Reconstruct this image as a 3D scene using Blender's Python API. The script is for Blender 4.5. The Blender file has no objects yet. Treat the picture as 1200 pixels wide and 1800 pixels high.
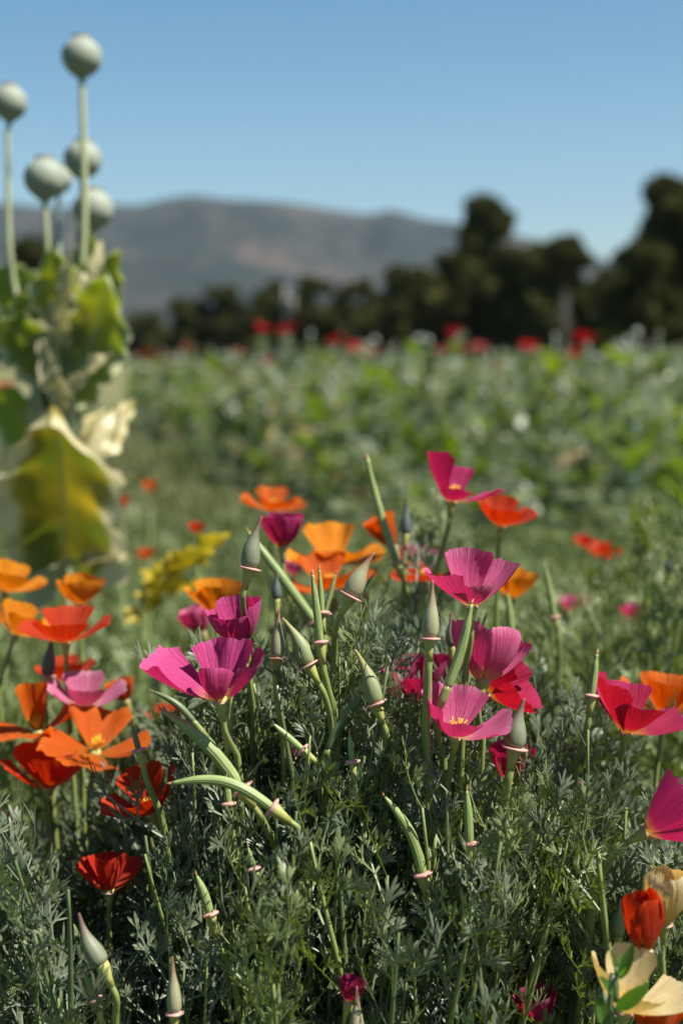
import bpy, math, random
import numpy as np
from mathutils import Vector, Matrix, noise as mnoise
R = math.radians
sc = bpy.context.scene
C = sc.collection
random.seed(7)
rng = np.random.default_rng(7)

# ------------------------------------------------------------------ camera
CAM_H, FPX, HORIZON = 0.65, 2500.0, 622.0
PITCH = math.atan((900 - HORIZON) / FPX)
cam = bpy.data.cameras.new('camera')
cam.sensor_fit = 'VERTICAL'; cam.sensor_height = 36; cam.sensor_width = 24; cam.lens = 50
cam.clip_start = 0.02; cam.clip_end = 9000
cam.dof.use_dof = True; cam.dof.focus_distance = 0.715; cam.dof.aperture_fstop = 5.8
camo = bpy.data.objects.new('camera', cam); C.objects.link(camo)
camo.location = (0, 0, CAM_H); camo.rotation_euler = (math.pi / 2 - PITCH, 0, 0)
sc.camera = camo
FW = np.array([0, math.cos(PITCH), -math.sin(PITCH)]); UPV = np.array([0, math.sin(PITCH), math.cos(PITCH)]); RT = np.array([1., 0, 0])
CAMP = np.array([0, 0, CAM_H])
def P(px, py, d):
    """photo pixel (1200 x 1800) at depth d in metres -> world point"""
    return CAMP + FW * d + RT * ((px - 600) / FPX * d) + UPV * (-(py - 900) / FPX * d)
def proj(p):
    q = np.asarray(p) - CAMP
    d = q @ FW
    return 600 + FPX * (q @ RT) / d, 900 - FPX * (q @ UPV) / d, d

# ------------------------------------------------------------------ sky, sun, exposure
HAZE = 0.000064
SUN = np.array([0.52, -0.17, 0.84]); SUN /= np.linalg.norm(SUN)
elev = math.asin(SUN[2]); azim = math.atan2(SUN[0], SUN[1])
w = bpy.data.worlds.new('World'); sc.world = w; w.use_nodes = True
nt = w.node_tree; nt.nodes.clear()
sky = nt.nodes.new('ShaderNodeTexSky'); sky.sky_type = 'NISHITA'; sky.sun_disc = False
sky.sun_elevation = elev; sky.sun_rotation = azim
sky.altitude = 200; sky.air_density = 1.0; sky.dust_density = 0.7; sky.ozone_density = 1.3
hsv = nt.nodes.new('ShaderNodeHueSaturation'); hsv.inputs['Saturation'].default_value = 1.35; hsv.inputs['Hue'].default_value = 0.488
bg = nt.nodes.new('ShaderNodeBackground'); bg.inputs['Strength'].default_value = 0.05
wo = nt.nodes.new('ShaderNodeOutputWorld')
nt.links.new(sky.outputs[0], hsv.inputs['Color']); nt.links.new(hsv.outputs[0], bg.inputs[0]); nt.links.new(bg.outputs[0], wo.inputs[0])
sl = bpy.data.lights.new('sun', 'SUN'); sl.energy = 5.0; sl.angle = R(0.53); sl.color = (1.0, 0.95, 0.87)
so = bpy.data.objects.new('sun', sl); C.objects.link(so)
so.rotation_euler = Vector(SUN).to_track_quat('Z', 'Y').to_euler(); so.location = (3, -2, 8)
sc.view_settings.view_transform = 'Standard'; sc.view_settings.look = 'None'
sc.view_settings.exposure = 1.15; sc.view_settings.gamma = 1.0; sc.view_settings.use_curve_mapping = False
sc.render.engine = 'CYCLES'
sc.cycles.use_denoising = True
sc.cycles.max_bounces = 8; sc.cycles.diffuse_bounces = 3; sc.cycles.glossy_bounces = 2; sc.cycles.transmission_bounces = 4
sc.cycles.volume_bounces = 0; sc.cycles.transparent_max_bounces = 6
sc.cycles.sample_clamp_indirect = 4.0

# ------------------------------------------------------------------ materials
MATS = {}
def col(c): return (c[0], c[1], c[2], 1.0)
class NT:
    def __init__(s, name):
        s.m = bpy.data.materials.new(name); s.m.use_nodes = True; s.t = s.m.node_tree; s.t.nodes.clear()
        s.out = s.t.nodes.new('ShaderNodeOutputMaterial')
    def n(s, typ, **kw):
        x = s.t.nodes.new(typ)
        for k, v in kw.items():
            if k in x.inputs and not hasattr(x, k): x.inputs[k].default_value = v
            else: setattr(x, k, v)
        return x
    def l(s, a, b): s.t.links.new(a, b)
    def attr(s, name='st'):
        a = s.n('ShaderNodeAttribute'); a.attribute_name = name
        sp = s.n('ShaderNodeSeparateXYZ'); s.l(a.outputs['Vector'], sp.inputs[0]); return a, sp
    def ramp(s, fac, stops, interp='LINEAR'):
        r = s.n('ShaderNodeValToRGB'); r.color_ramp.interpolation = interp
        e = r.color_ramp.elements
        while len(e) < len(stops): e.new(0.5)
        for x, (p, c) in zip(e, stops): x.position = p; x.color = col(c)
        s.l(fac, r.inputs[0]); return r.outputs[0]
    def mix(s, fac, a, b, mode='MIX'):
        x = s.n('ShaderNodeMix'); x.data_type = 'RGBA'; x.blend_type = mode
        for sock, v in ((x.inputs[0], fac), (x.inputs[6], a), (x.inputs[7], b)):
            if hasattr(v, 'is_linked'): s.l(v, sock)
            elif isinstance(v, (int, float)): sock.default_value = v
            else: sock.default_value = col(v)
        return x.outputs[2]
    def noise(s, scale, detail=3, vec=None, rough=0.5):
        x = s.n('ShaderNodeTexNoise'); x.inputs['Scale'].default_value = scale; x.inputs['Detail'].default_value = detail; x.inputs['Roughness'].default_value = rough
        if vec is not None: s.l(vec, x.inputs['Vector'])
        return x.outputs['Fac']
    def math(s, op, a, b=None):
        x = s.n('ShaderNodeMath'); x.operation = op
        for i, v in enumerate((a, b)):
            if v is None: continue
            if hasattr(v, 'is_linked'): s.l(v, x.inputs[i])
            else: x.inputs[i].default_value = v
        return x.outputs[0]
    def obj(s): return s.n('ShaderNodeTexCoord').outputs['Object']
    def pos(s): return s.n('ShaderNodeNewGeometry').outputs['Position']
    def rand(s): return s.n('ShaderNodeObjectInfo').outputs['Random']
    def bump(s, h, strength, dist=0.001):
        b = s.n('ShaderNodeBump'); b.inputs['Strength'].default_value = strength; b.inputs['Distance'].default_value = dist
        s.l(h, b.inputs['Height']); return b.outputs[0]
    def surf(s, color, rough=0.5, spec=0.4, trans=0.0, tcolor=None, normal=None, sheen=0.0):
        p = s.n('ShaderNodeBsdfPrincipled')
        if hasattr(color, 'is_linked'): s.l(color, p.inputs['Base Color'])
        else: p.inputs['Base Color'].default_value = col(color)
        p.inputs['Roughness'].default_value = rough; p.inputs['Specular IOR Level'].default_value = spec
        if sheen: p.inputs['Sheen Weight'].default_value = sheen
        if normal is not None: s.l(normal, p.inputs['Normal'])
        if trans:
            t = s.n('ShaderNodeBsdfTranslucent')
            tc = tcolor if tcolor is not None else color
            if hasattr(tc, 'is_linked'): s.l(tc, t.inputs[0])
            else: t.inputs[0].default_value = col(tc)
            if normal is not None: s.l(normal, t.inputs['Normal'])
            mx = s.n('ShaderNodeMixShader'); mx.inputs[0].default_value = trans
            s.l(p.outputs[0], mx.inputs[1]); s.l(t.outputs[0], mx.inputs[2]); s.l(mx.outputs[0], s.out.inputs[0])
        else: s.l(p.outputs[0], s.out.inputs[0])
        return s.m

def scale_vec(n, vec, sx, sy, sz):
    x = n.n('ShaderNodeMapping'); x.inputs['Scale'].default_value = (sx, sy, sz); n.l(vec, x.inputs[0]); return x.outputs[0]

def petal_mat(name, body, base, edge, tcol, basepos=0.22, trans=0.40, rough=0.55, sheen=0.03):
    n = NT(name); a, sp = n.attr()
    st = n.n('ShaderNodeVectorMath'); st.operation = 'ADD'; n.l(a.outputs['Vector'], st.inputs[0])
    rv = n.n('ShaderNodeCombineXYZ'); rr = n.math('MULTIPLY', n.rand(), 50.0); n.l(rr, rv.inputs[0]); n.l(rr, rv.inputs[2]); n.l(rv.outputs[0], st.inputs[1])
    streak = n.noise(1.0, 4, scale_vec(n, st.outputs[0], 16, 1.3, 1), 0.6)
    blotch = n.noise(1.0, 2, scale_vec(n, st.outputs[0], 2.2, 2.2, 1))
    vv = n.math('ADD', sp.outputs['Y'], n.math('MULTIPLY', n.math('SUBTRACT', streak, 0.5), 0.30))
    c = n.ramp(vv, [(0.03, base), (basepos, [0.5 * (x + y) for x, y in zip(base, body)]), (basepos + 0.16, body), (0.8, body), (1.0, edge)])
    c = n.mix(n.math('MULTIPLY', streak, 0.42), c, [x * 0.55 for x in body])
    c = n.mix(n.math('MULTIPLY', blotch, 0.35), c, edge)
    t = n.ramp(vv, [(0.03, base), (basepos + 0.1, tcol), (1.0, tcol)])
    t = n.mix(n.math('MULTIPLY', streak, 0.35), t, [x * 0.5 for x in tcol])
    return n.surf(c, rough, 0.18, trans, t, n.bump(streak, 0.8, 0.0022), sheen)
PM = {
 'magenta': petal_mat('petal_magenta', (.50, .042, .185), (.72, .40, .05), (.62, .11, .30), (.62, .014, .11), .12, sheen=.06),
 'rose':    petal_mat('petal_rose', (.55, .070, .21), (.78, .50, .12), (.70, .22, .36), (.64, .022, .12), .13, sheen=.06),
 'deep':    petal_mat('petal_deep_magenta', (.40, .018, .11), (.75, .35, .04), (.48, .05, .2), (.55, .01, .07), .12),
 'crimson': petal_mat('petal_crimson', (.40, .012, .055), (.75, .30, .02), (.42, .02, .11), (.60, .008, .022), .15),
 'palepink':petal_mat('petal_pale_pink', (.52, .10, .23), (.70, .38, .08), (.70, .38, .44), (.62, .06, .16), .2),
 'orange':  petal_mat('petal_orange', (.56, .088, .003), (.64, .18, .006), (.64, .15, .006), (.72, .085, .001), .2, .45),
 'yellow':  petal_mat('petal_yellow_orange', (.74, .23, .006), (.74, .20, .004), (.78, .31, .012), (.80, .20, .002), .2, .45),
 'redorange':petal_mat('petal_red_orange', (.47, .030, .004), (.62, .15, .006), (.54, .060, .005), (.66, .032, .001), .2, .45),
 'red':     petal_mat('petal_red', (.55, .028, .008), (.70, .12, .012), (.52, .03, .012), (.66, .022, .003), .2),
 'cream':   petal_mat('petal_cream', (.78, .62, .30), (.76, .42, .03), (.82, .72, .46), (.76, .48, .11), .26, .4, .5),
 'fieldred':petal_mat('petal_scarlet', (.34, .007, .012), (.08, .01, .01), (.38, .015, .02), (.46, .006, .010), .10),
 'fieldpink':petal_mat('petal_faded_scarlet', (.36, .05, .06), (.2, .03, .04), (.42, .10, .10), (.4, .035, .04), .10),
}
def leaf_mat(name, c1, c2, tip, tcol, trans=0.28, rough=0.45, spec=0.45, tips=True):
    n = NT(name); a, sp = n.attr()
    nz = n.noise(180.0, 3, n.obj())
    r = n.rand()
    c = n.mix(n.math('ADD', n.math('MULTIPLY', nz, 0.5), n.math('MULTIPLY', n.math('ADD', r, sp.outputs['Z']), 0.32)), c1, c2)
    if tips:
        tt = n.ramp(sp.outputs['X'], [(0.93, (0, 0, 0)), (1.0, (1, 1, 1))])
        rs = n.math('GREATER_THAN', sp.outputs['Z'], 0.45)
        c = n.mix(n.math('MULTIPLY', n.math('MULTIPLY', tt, rs), 0.85), c, tip)
    t = n.mix(r, tcol, [x * 0.7 for x in tcol])
    return n.surf(c, rough, spec, trans, t, n.bump(nz, 0.25, 0.0004))
LEAF = leaf_mat('poppy_leaf', (.033, .056, .025), (.205, .240, .155), (.36, .13, .09), (.14, .20, .018), .20, .45, .5)
LEAF2 = leaf_mat('poppy_leaf_fresh', (.062, .098, .026), (.210, .250, .105), (.36, .15, .08), (.22, .29, .016), .28, .45, .5)
def stem_mat(name, c1, c2, rough=0.4):
    n = NT(name); a, sp = n.attr()
    s = n.noise(1.0, 3, scale_vec(n, a.outputs['Vector'], 9, 3.0, 1))
    b = n.noise(90.0, 3, n.obj())
    f = n.math('ADD', n.math('MULTIPLY', s, 0.6), n.math('MULTIPLY', b, 0.4))
    c = n.ramp(f, [(0.3, c1), (0.7, c2)])
    return n.surf(c, rough, 0.45, 0.10, c2, n.bump(f, 0.3, 0.0006))
STEM = stem_mat('poppy_stem', (.135, .175, .045), (.26, .31, .10))
STEMD = stem_mat('poppy_stem_dark', (.075, .115, .045), (.14, .19, .08))
POD = stem_mat('seed_pod_green', (.15, .21, .06), (.30, .37, .14))
PSTEM = stem_mat('tall_poppy_stem', (.26, .29, .14), (.42, .43, .26))
PSTEMB = stem_mat('tall_poppy_stem_green', (.10, .16, .12), (.18, .25, .18))
def bud_mat(name, body, light, tip):
    n = NT(name); a, sp = n.attr()
    s = n.noise(1.0, 4, scale_vec(n, a.outputs['Vector'], 10, 0.9, 1), 0.65)
    f = n.noise(300.0, 3, n.obj())
    c = n.mix(n.math('ADD', n.math('MULTIPLY', s, 0.75), n.math('MULTIPLY', f, .25)), body, light)
    tt = n.ramp(n.math('ADD', sp.outputs['Y'], n.math('MULTIPLY', n.math('SUBTRACT', s, .5), .3)), [(0.5, (0, 0, 0)), (0.95, (1, 1, 1))])
    c = n.mix(tt, c, tip)
    return n.surf(c, 0.5, 0.35, 0.08, light, n.bump(s, 0.5, 0.0008))
BUDG = bud_mat('bud_grey_green', (.10, .12, .075), (.24, .25, .16), (.16, .055, .05))
BUDT = bud_mat('bud_tan_green', (.19, .19, .10), (.35, .33, .20), (.24, .085, .06))
BUDY = bud_mat('bud_yellow_green', (.15, .18, .075), (.28, .31, .15), (.30, .24, .08))
BUDD = bud_mat('bud_slate', (.05, .07, .06), (.11, .14, .12), (.06, .05, .045))
n = NT('collar_pink'); a, sp = n.attr(); nz = n.noise(400., 3, n.obj())
COLLAR = n.surf(n.mix(nz, (.58, .25, .22), (.70, .46, .38)), .5, .35, .3, (.7, .3, .25))
n = NT('receptacle_green'); nz = n.noise(300., 3, n.obj())
RECEP = n.surf(n.mix(nz, (.26, .28, .07), (.40, .38, .12)), .45, .4, .1, (.4, .4, .1))
n = NT('stamen_yellow'); STAMEN = n.surf((.80, .42, .04), .6, .2, .2, (.8, .4, .04))
n = NT('dry_tip'); DRY = n.surf((.30, .17, .07), .7, .2)

def broad_mat(name, green, green2, yellow, cream, t_green, t_yellow, yel=0.5, edge=0.5, trans=0.42):
    """broad lobed poppy leaf: green blade ageing to yellow, margins coloured cream as if sunlit, pale midrib"""
    n = NT(name); a, sp = n.attr()
    au = n.math('ABSOLUTE', sp.outputs['X'])
    ob = n.n('ShaderNodeVectorMath'); ob.operation = 'ADD'; n.l(n.obj(), ob.inputs[0])
    cv = n.n('ShaderNodeCombineXYZ'); rr = n.math('MULTIPLY', n.rand(), 9.0); n.l(rr, cv.inputs[0]); n.l(cv.outputs[0], ob.inputs[1])
    nz = n.noise(26.0, 4, ob.outputs[0]); nb = n.noise(9.0, 2, ob.outputs[0]); fine = n.noise(120., 3, ob.outputs[0])
    g = n.mix(fine, green, green2)
    yf = n.ramp(n.math('ADD', n.math('MULTIPLY', nb, 0.9), n.math('MULTIPLY', nz, 0.35)), [(0.72 - yel * 0.4, (0, 0, 0)), (0.95 - yel * 0.4, (1, 1, 1))])
    c = n.mix(yf, g, yellow)
    ef = n.ramp(n.math('ADD', au, n.math('MULTIPLY', n.math('SUBTRACT', nz, 0.5), 0.5)), [(0.93 - edge * 0.5, (0, 0, 0)), (1.08 - edge * 0.5, (1, 1, 1))])  # sunlit paleness of the leaf margins, put into the colour as cream
    c = n.mix(ef, c, cream)
    t = n.mix(yf, t_green, t_yellow); t = n.mix(ef, t, [x * .8 for x in cream])
    rib = n.ramp(au, [(0.02, (1, 1, 1)), (0.05, (0, 0, 0))])
    c = n.mix(n.math('MULTIPLY', rib, .6), c, cream); t = n.mix(n.math('MULTIPLY', rib, .8), t, [x * .3 for x in green2])
    return n.surf(c, .4, .5, trans, t, n.bump(nz, .5, .004))
BROAD_Y = broad_mat('yellowing_leaf', (.10, .13, .03), (.16, .18, .05), (.42, .30, .035), (.66, .58, .32), (.16, .20, .010), (.46, .31, .010), .40, .46, .42)
BROAD_G = broad_mat('green_leaf_pale_edge', (.085, .13, .035), (.15, .20, .07), (.30, .30, .05), (.56, .56, .34), (.27, .35, .006), (.38, .38, .010), .26, .30, .48)
BROAD_P = broad_mat('pale_dry_leaf', (.30, .30, .15), (.38, .37, .22), (.46, .40, .20), (.54, .49, .31), (.40, .36, .14), (.5, .4, .16), .4, .4, .35)
BROAD_YY = broad_mat('yellow_leaf', (.30, .28, .03), (.36, .33, .05), (.55, .40, .03), (.60, .45, .06), (.42, .40, .01), (.62, .44, .012), .7, .2, .45)
FIELD = [broad_mat('bed_leaf_%s' % k, a_, b_, y_, c_, t_, ty_, yy, ee, tr) for k, a_, b_, y_, c_, t_, ty_, yy, ee, tr in (
    ('glaucous', (.080, .110, .048), (.205, .235, .140), (.22, .23, .08), (.27, .29, .18), (.12, .20, .010), (.2, .25, .010), .1, .1, .24),
    ('green', (.046, .070, .018), (.125, .155, .050), (.21, .22, .05), (.22, .25, .13), (.17, .28, .006), (.28, .31, .006), .2, .1, .40),
    ('brown', (.15, .105, .05), (.24, .165, .08), (.34, .24, .11), (.42, .30, .16), (.20, .13, .05), (.3, .18, .06), .5, .4, .3))]
n = NT('capsule_glaucous'); a, sp = n.attr()
s = n.noise(1.0, 3, scale_vec(n, a.outputs['Vector'], 14, 1.5, 1)); nz = n.noise(60., 4, n.obj())
CAPS = n.surf(n.mix(n.math('ADD', n.math('MULTIPLY', s, .5), n.math('MULTIPLY', nz, .5)), (.165, .19, .148), (.29, .31, .245)), .6, .3, 0, None, n.bump(nz, .3, .002))
n = NT('capsule_crown'); CROWN = n.surf(n.mix(n.noise(90., 3, n.obj()), (.14, .12, .07), (.30, .25, .16)), .7, .2)

# ------------------------------------------------------------------ mesh helpers (all quads)
def mesh(name, V, F, ST, mat, smooth=True):
    V = np.ascontiguousarray(V, dtype=np.float32); F = np.ascontiguousarray(F, dtype=np.int32)
    m = bpy.data.meshes.new(name)
    m.vertices.add(len(V)); m.vertices.foreach_set('co', V.ravel())
    m.loops.add(F.size); m.loops.foreach_set('vertex_index', F.ravel())
    m.polygons.add(len(F)); m.polygons.foreach_set('loop_start', np.arange(0, F.size, 4, dtype=np.int32))
    m.polygons.foreach_set('use_smooth', np.full(len(F), smooth))
    if ST is not None:
        at = m.attributes.new('st', 'FLOAT_VECTOR', 'POINT'); at.data.foreach_set('vector', np.ascontiguousarray(ST, dtype=np.float32).ravel())
    m.update(calc_edges=True)
    if mat is not None: m.materials.append(mat)
    return m
def add(name, me, parent=None, M=None, loc=None):
    o = bpy.data.objects.new(name, me); C.objects.link(o)
    if parent is not None: o.parent = parent
    if M is not None: o.matrix_basis = M
    if loc is not None: o.location = loc
    return o
def thing(name, label, cat, loc, group=None):
    o = bpy.data.objects.new(name, None); C.objects.link(o); o.location = [float(x) for x in loc]; o.empty_display_size = .02
    o['label'] = label; o['category'] = cat
    if group: o['group'] = group
    return o
def tagm(o, label=None, cat=None, group=None, kind=None):
    for k, v in (('label', label), ('category', cat), ('group', group), ('kind', kind)):
        if v: o[k] = v
    return o
def grid_f(nv, nu, close=False):
    i, j = np.meshgrid(np.arange(nv - 1), np.arange(nu if close else nu - 1), indexing='ij')
    j2 = (j + 1) % nu
    return np.stack([i * nu + j, i * nu + j2, (i + 1) * nu + j2, (i + 1) * nu + j], -1).reshape(-1, 4)
def merge(parts):
    Vs, Fs, Ss, k = [], [], [], 0
    for V, F, S in parts:
        Vs.append(V); Fs.append(F + k); Ss.append(S); k += len(V)
    return np.concatenate(Vs), np.concatenate(Fs), np.concatenate(Ss)
def nrm(v): v = np.asarray(v, float); return v / (np.linalg.norm(v) + 1e-12)
def smoothpath(pts, n=16):
    """Catmull-Rom through the points"""
    p = [np.asarray(x, float) for x in pts]; p = [2 * p[0] - p[1]] + p + [2 * p[-1] - p[-2]]
    out = []
    for k in range(1, len(p) - 2):
        for t in np.linspace(0, 1, n, endpoint=False):
            a, b, c, d = p[k - 1:k + 3]
            out.append(.5 * (2 * b + (c - a) * t + (2 * a - 5 * b + 4 * c - d) * t * t + (3 * b - a - 3 * c + d) * t ** 3))
    out.append(p[-2]); return np.array(out)
def softpath(pts, it=3):
    """corner cutting: a smooth line that never overshoots"""
    p = np.array(pts, float)
    for _ in range(it):
        a, b = p[:-1], p[1:]
        q = np.stack([a * .75 + b * .25, a * .25 + b * .75], 1).reshape(-1, 3)
        p = np.concatenate([p[:1], q, p[-1:]])
    return p
def tube(path, radii, sides=8, rib=0.0, nrib=0, rnd=0.0, cap=True):
    path = np.asarray(path, float); n = len(path)
    radii = np.interp(np.linspace(0, 1, n), np.linspace(0, 1, len(radii)), radii) if len(radii) != n else np.asarray(radii, float)
    T = np.gradient(path, axis=0); T /= np.linalg.norm(T, axis=1)[:, None] + 1e-12
    ref = np.array([1., 0, 0]) if abs(T[0][0]) < .8 else np.array([0, 1., 0])
    N = np.zeros_like(T); N[0] = nrm(ref - T[0] * (ref @ T[0]))
    for k in range(1, n): N[k] = nrm(N[k - 1] - T[k] * (N[k - 1] @ T[k]))
    B = np.cross(T, N)
    a = np.arange(sides) / sides * 2 * math.pi
    rr = 1 + (rib * np.cos(a * nrib) if nrib else 0 * a)
    if cap:
        path = np.concatenate([path[:1], path, path[-1:]]); N = np.concatenate([N[:1], N, N[-1:]]); B = np.concatenate([B[:1], B, B[-1:]])
        radii = np.concatenate([[radii[0] * .02], radii, [radii[-1] * .02]]); n += 2
    V = path[:, None] + radii[:, None, None] * (rr * np.cos(a))[None, :, None] * N[:, None] + radii[:, None, None] * (rr * np.sin(a))[None, :, None] * B[:, None]
    S = np.zeros((n, sides, 3)); S[..., 0] = (a / (2 * math.pi))[None]; S[..., 1] = np.linspace(0, 1, n)[:, None]; S[..., 2] = rnd
    return V.reshape(-1, 3), grid_f(n, sides, True), S.reshape(-1, 3)
def rot(axis, ang):
    return np.array(Matrix.Rotation(ang, 3, Vector(axis)))
def mat4(x, y, z, t, s=1.0):
    M = Matrix.Identity(4)
    for i in range(3):
        M[i][0], M[i][1], M[i][2], M[i][3] = x[i] * s, y[i] * s, z[i] * s, t[i]
    return M

# ================================================================== SETTING
def rand_noise(x, y, z, oct=5): return mnoise.fractal(Vector((x, y, z)), 1.0, 2.0, oct)
# ground
n = NT('ground_soil_and_grass'); pos = n.pos(); sx = n.n('ShaderNodeSeparateXYZ'); n.l(pos, sx.inputs[0])
a1 = n.noise(1.1, 6, pos, .6); a2 = n.noise(14., 5, pos, .65); a3 = n.noise(.05, 4, pos)
near = n.ramp(a2, [(.35, (.035, .045, .02)), (.55, (.065, .085, .035)), (.75, (.11, .10, .055))])
far = n.ramp(n.math('ADD', n.math('MULTIPLY', a1, .5), n.math('MULTIPLY', a3, .5)), [(.35, (.085, .10, .045)), (.55, (.15, .14, .065)), (.7, (.19, .16, .085))])
ff = n.n('ShaderNodeMapRange'); n.l(sx.outputs[1], ff.inputs[0]); ff.inputs[1].default_value = 12; ff.inputs[2].default_value = 22
c = n.mix(ff.outputs[0], near, far)
GROUND = n.surf(c, .95, .1, 0, None, n.bump(a2, .6, .03))
gx = np.concatenate([np.linspace(-3600, -60, 12), np.linspace(-40, 40, 41), np.linspace(60, 3600, 12)])
gy = np.concatenate([np.linspace(-60, -10, 4), np.linspace(-8, 40, 49), np.linspace(60, 4300, 20)])
X, Y = np.meshgrid(gx, gy)
Z = np.where((np.abs(X) < 41) & (Y < 41), 0.012 * np.sin(X * 2.1 + 1) * np.cos(Y * 1.7), 0.0) - 0.012
g = add('ground', mesh('ground', np.stack([X, Y, Z], -1).reshape(-1, 3), grid_f(len(gy), len(gx)), None, GROUND)); tagm(g, kind='structure')
# gravel path to the right of the bed
n = NT('gravel'); pos = n.pos(); v = n.n('ShaderNodeTexVoronoi'); v.inputs['Scale'].default_value = 45; n.l(pos, v.inputs['Vector'])
nz = n.noise(3., 5, pos, .65)
GRAVEL = n.surf(n.mix(nz, (.15, .165, .15), (.26, .26, .235)), .9, .2, 0, None, n.bump(v.outputs['Distance'], .7, .01))
ys = np.linspace(3.2, 17, 26); wob = .07 * np.sin(ys * 2.3)
V = np.concatenate([np.stack([1.55 + .10 * (ys - 5) + wob, ys, ys * 0 + .006], -1), np.stack([3.4 + .5 * (ys - 5) + wob, ys, ys * 0 + .006], -1)], 1).reshape(-1, 3)
pth = add('path', mesh('path', V, grid_f(26, 2), None, GRAVEL)); tagm(pth, kind='structure')

# mountain ridge, about 2.6 km away
RIDGE = [(-1500, 420), (-900, 380), (-300, 355), (0, 358), (120, 366), (190, 363), (250, 366), (300, 353), (345, 346), (400, 354), (450, 357), (520, 361), (590, 371), (640, 379), (690, 371), (740, 386), (790, 393), (850, 400), (950, 425), (1050, 455), (1200, 480), (1700, 520), (2400, 560)]
rx = np.array([r[0] for r in RIDGE]); ry = np.array([r[1] for r in RIDGE])
nxm, nym = 340, 90
az_ = np.linspace(-0.9, 0.9, nxm)     # tan of azimuth
ds = np.linspace(1500, 3500, nym)
Vm = np.zeros((nym, nxm, 3))
RD = 2600.
for j, ta in enumerate(az_):
    pyx = np.interp(600 + ta * FPX, rx, ry)
    top = (HORIZON - pyx) / FPX * RD
    for i, d in enumerate(ds):
        x = ta * d; f = (d - 1500) / (RD - 1500)
        base = max(0, f) ** 1.25 if f <= 1 else max(0.0, 1 - 1.0 * (f - 1))
        r1 = 1 - abs(rand_noise(x / 420, d / 620, 3.1, 4)) * 1.5
        r2 = rand_noise(x / 140, d / 170, 9.3, 4)
        near1 = math.exp(-((f - 1) / .16) ** 2)
        h = top * base * (1 + (1 - near1) * (.42 * (r1 - .62))) + top * .05 * r2 * min(1, base * 2) * (1 - .8 * near1)
        Vm[i, j] = (x, d, max(h, -5) - 2)
n = NT('chaparral_mountain'); pos = n.pos()
m1 = n.noise(.0045, 6, pos, .6); m2 = n.noise(.03, 5, pos, .7)
c = n.ramp(n.math('ADD', n.math('MULTIPLY', m1, .6), n.math('MULTIPLY', m2, .4)), [(.40, (.010, .015, .011)), (.5, (.022, .025, .018)), (.62, (.070, .052, .038))])
MTN = n.surf(c, .95, .05, 0, None, n.bump(m2, .8, 12.))
mt = add('mountain', mesh('mountain', Vm.reshape(-1, 3), grid_f(nym, nxm), None, MTN)); tagm(mt, kind='structure')

# ------------------------------------------------------------------ trees
n = NT('tree_foliage'); a, sp = n.attr(); nz = n.noise(.5, 4, n.obj())
c = n.ramp(n.math('ADD', n.math('MULTIPLY', nz, .6), n.math('MULTIPLY', sp.outputs['Z'], .4)), [(.3, (.022, .026, .008)), (.55, (.055, .058, .016)), (.8, (.10, .10, .028))])
TREEL = n.surf(c, .8, .08, .22, (.07, .075, .01))
n = NT('tree_bark'); BARK = n.surf(n.mix(n.noise(6., 5, n.obj(), .7), (.05, .04, .03), (.12, .10, .08)), .95, .1)
def rand_quads(cs, size, rg, stretch=1.0):
    n_ = len(cs)
    a_ = rg.normal(size=(n_, 3)); a_ /= np.linalg.norm(a_, axis=1)[:, None]
    b_ = rg.normal(size=(n_, 3)); b_ -= a_ * (a_ * b_).sum(1)[:, None]; b_ /= np.linalg.norm(b_, axis=1)[:, None]
    s_ = size * rg.uniform(.6, 1.4, (n_, 1))
    V = np.stack([cs - a_ * s_ * stretch, cs + b_ * s_ * .6, cs + a_ * s_ * stretch, cs - b_ * s_ * .6], 1).reshape(-1, 3)
    S = np.zeros((n_ * 4, 3)); S[:, 2] = np.repeat(rg.uniform(0, 1, n_), 4)
    return V, np.arange(n_ * 4).reshape(-1, 4), S
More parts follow.
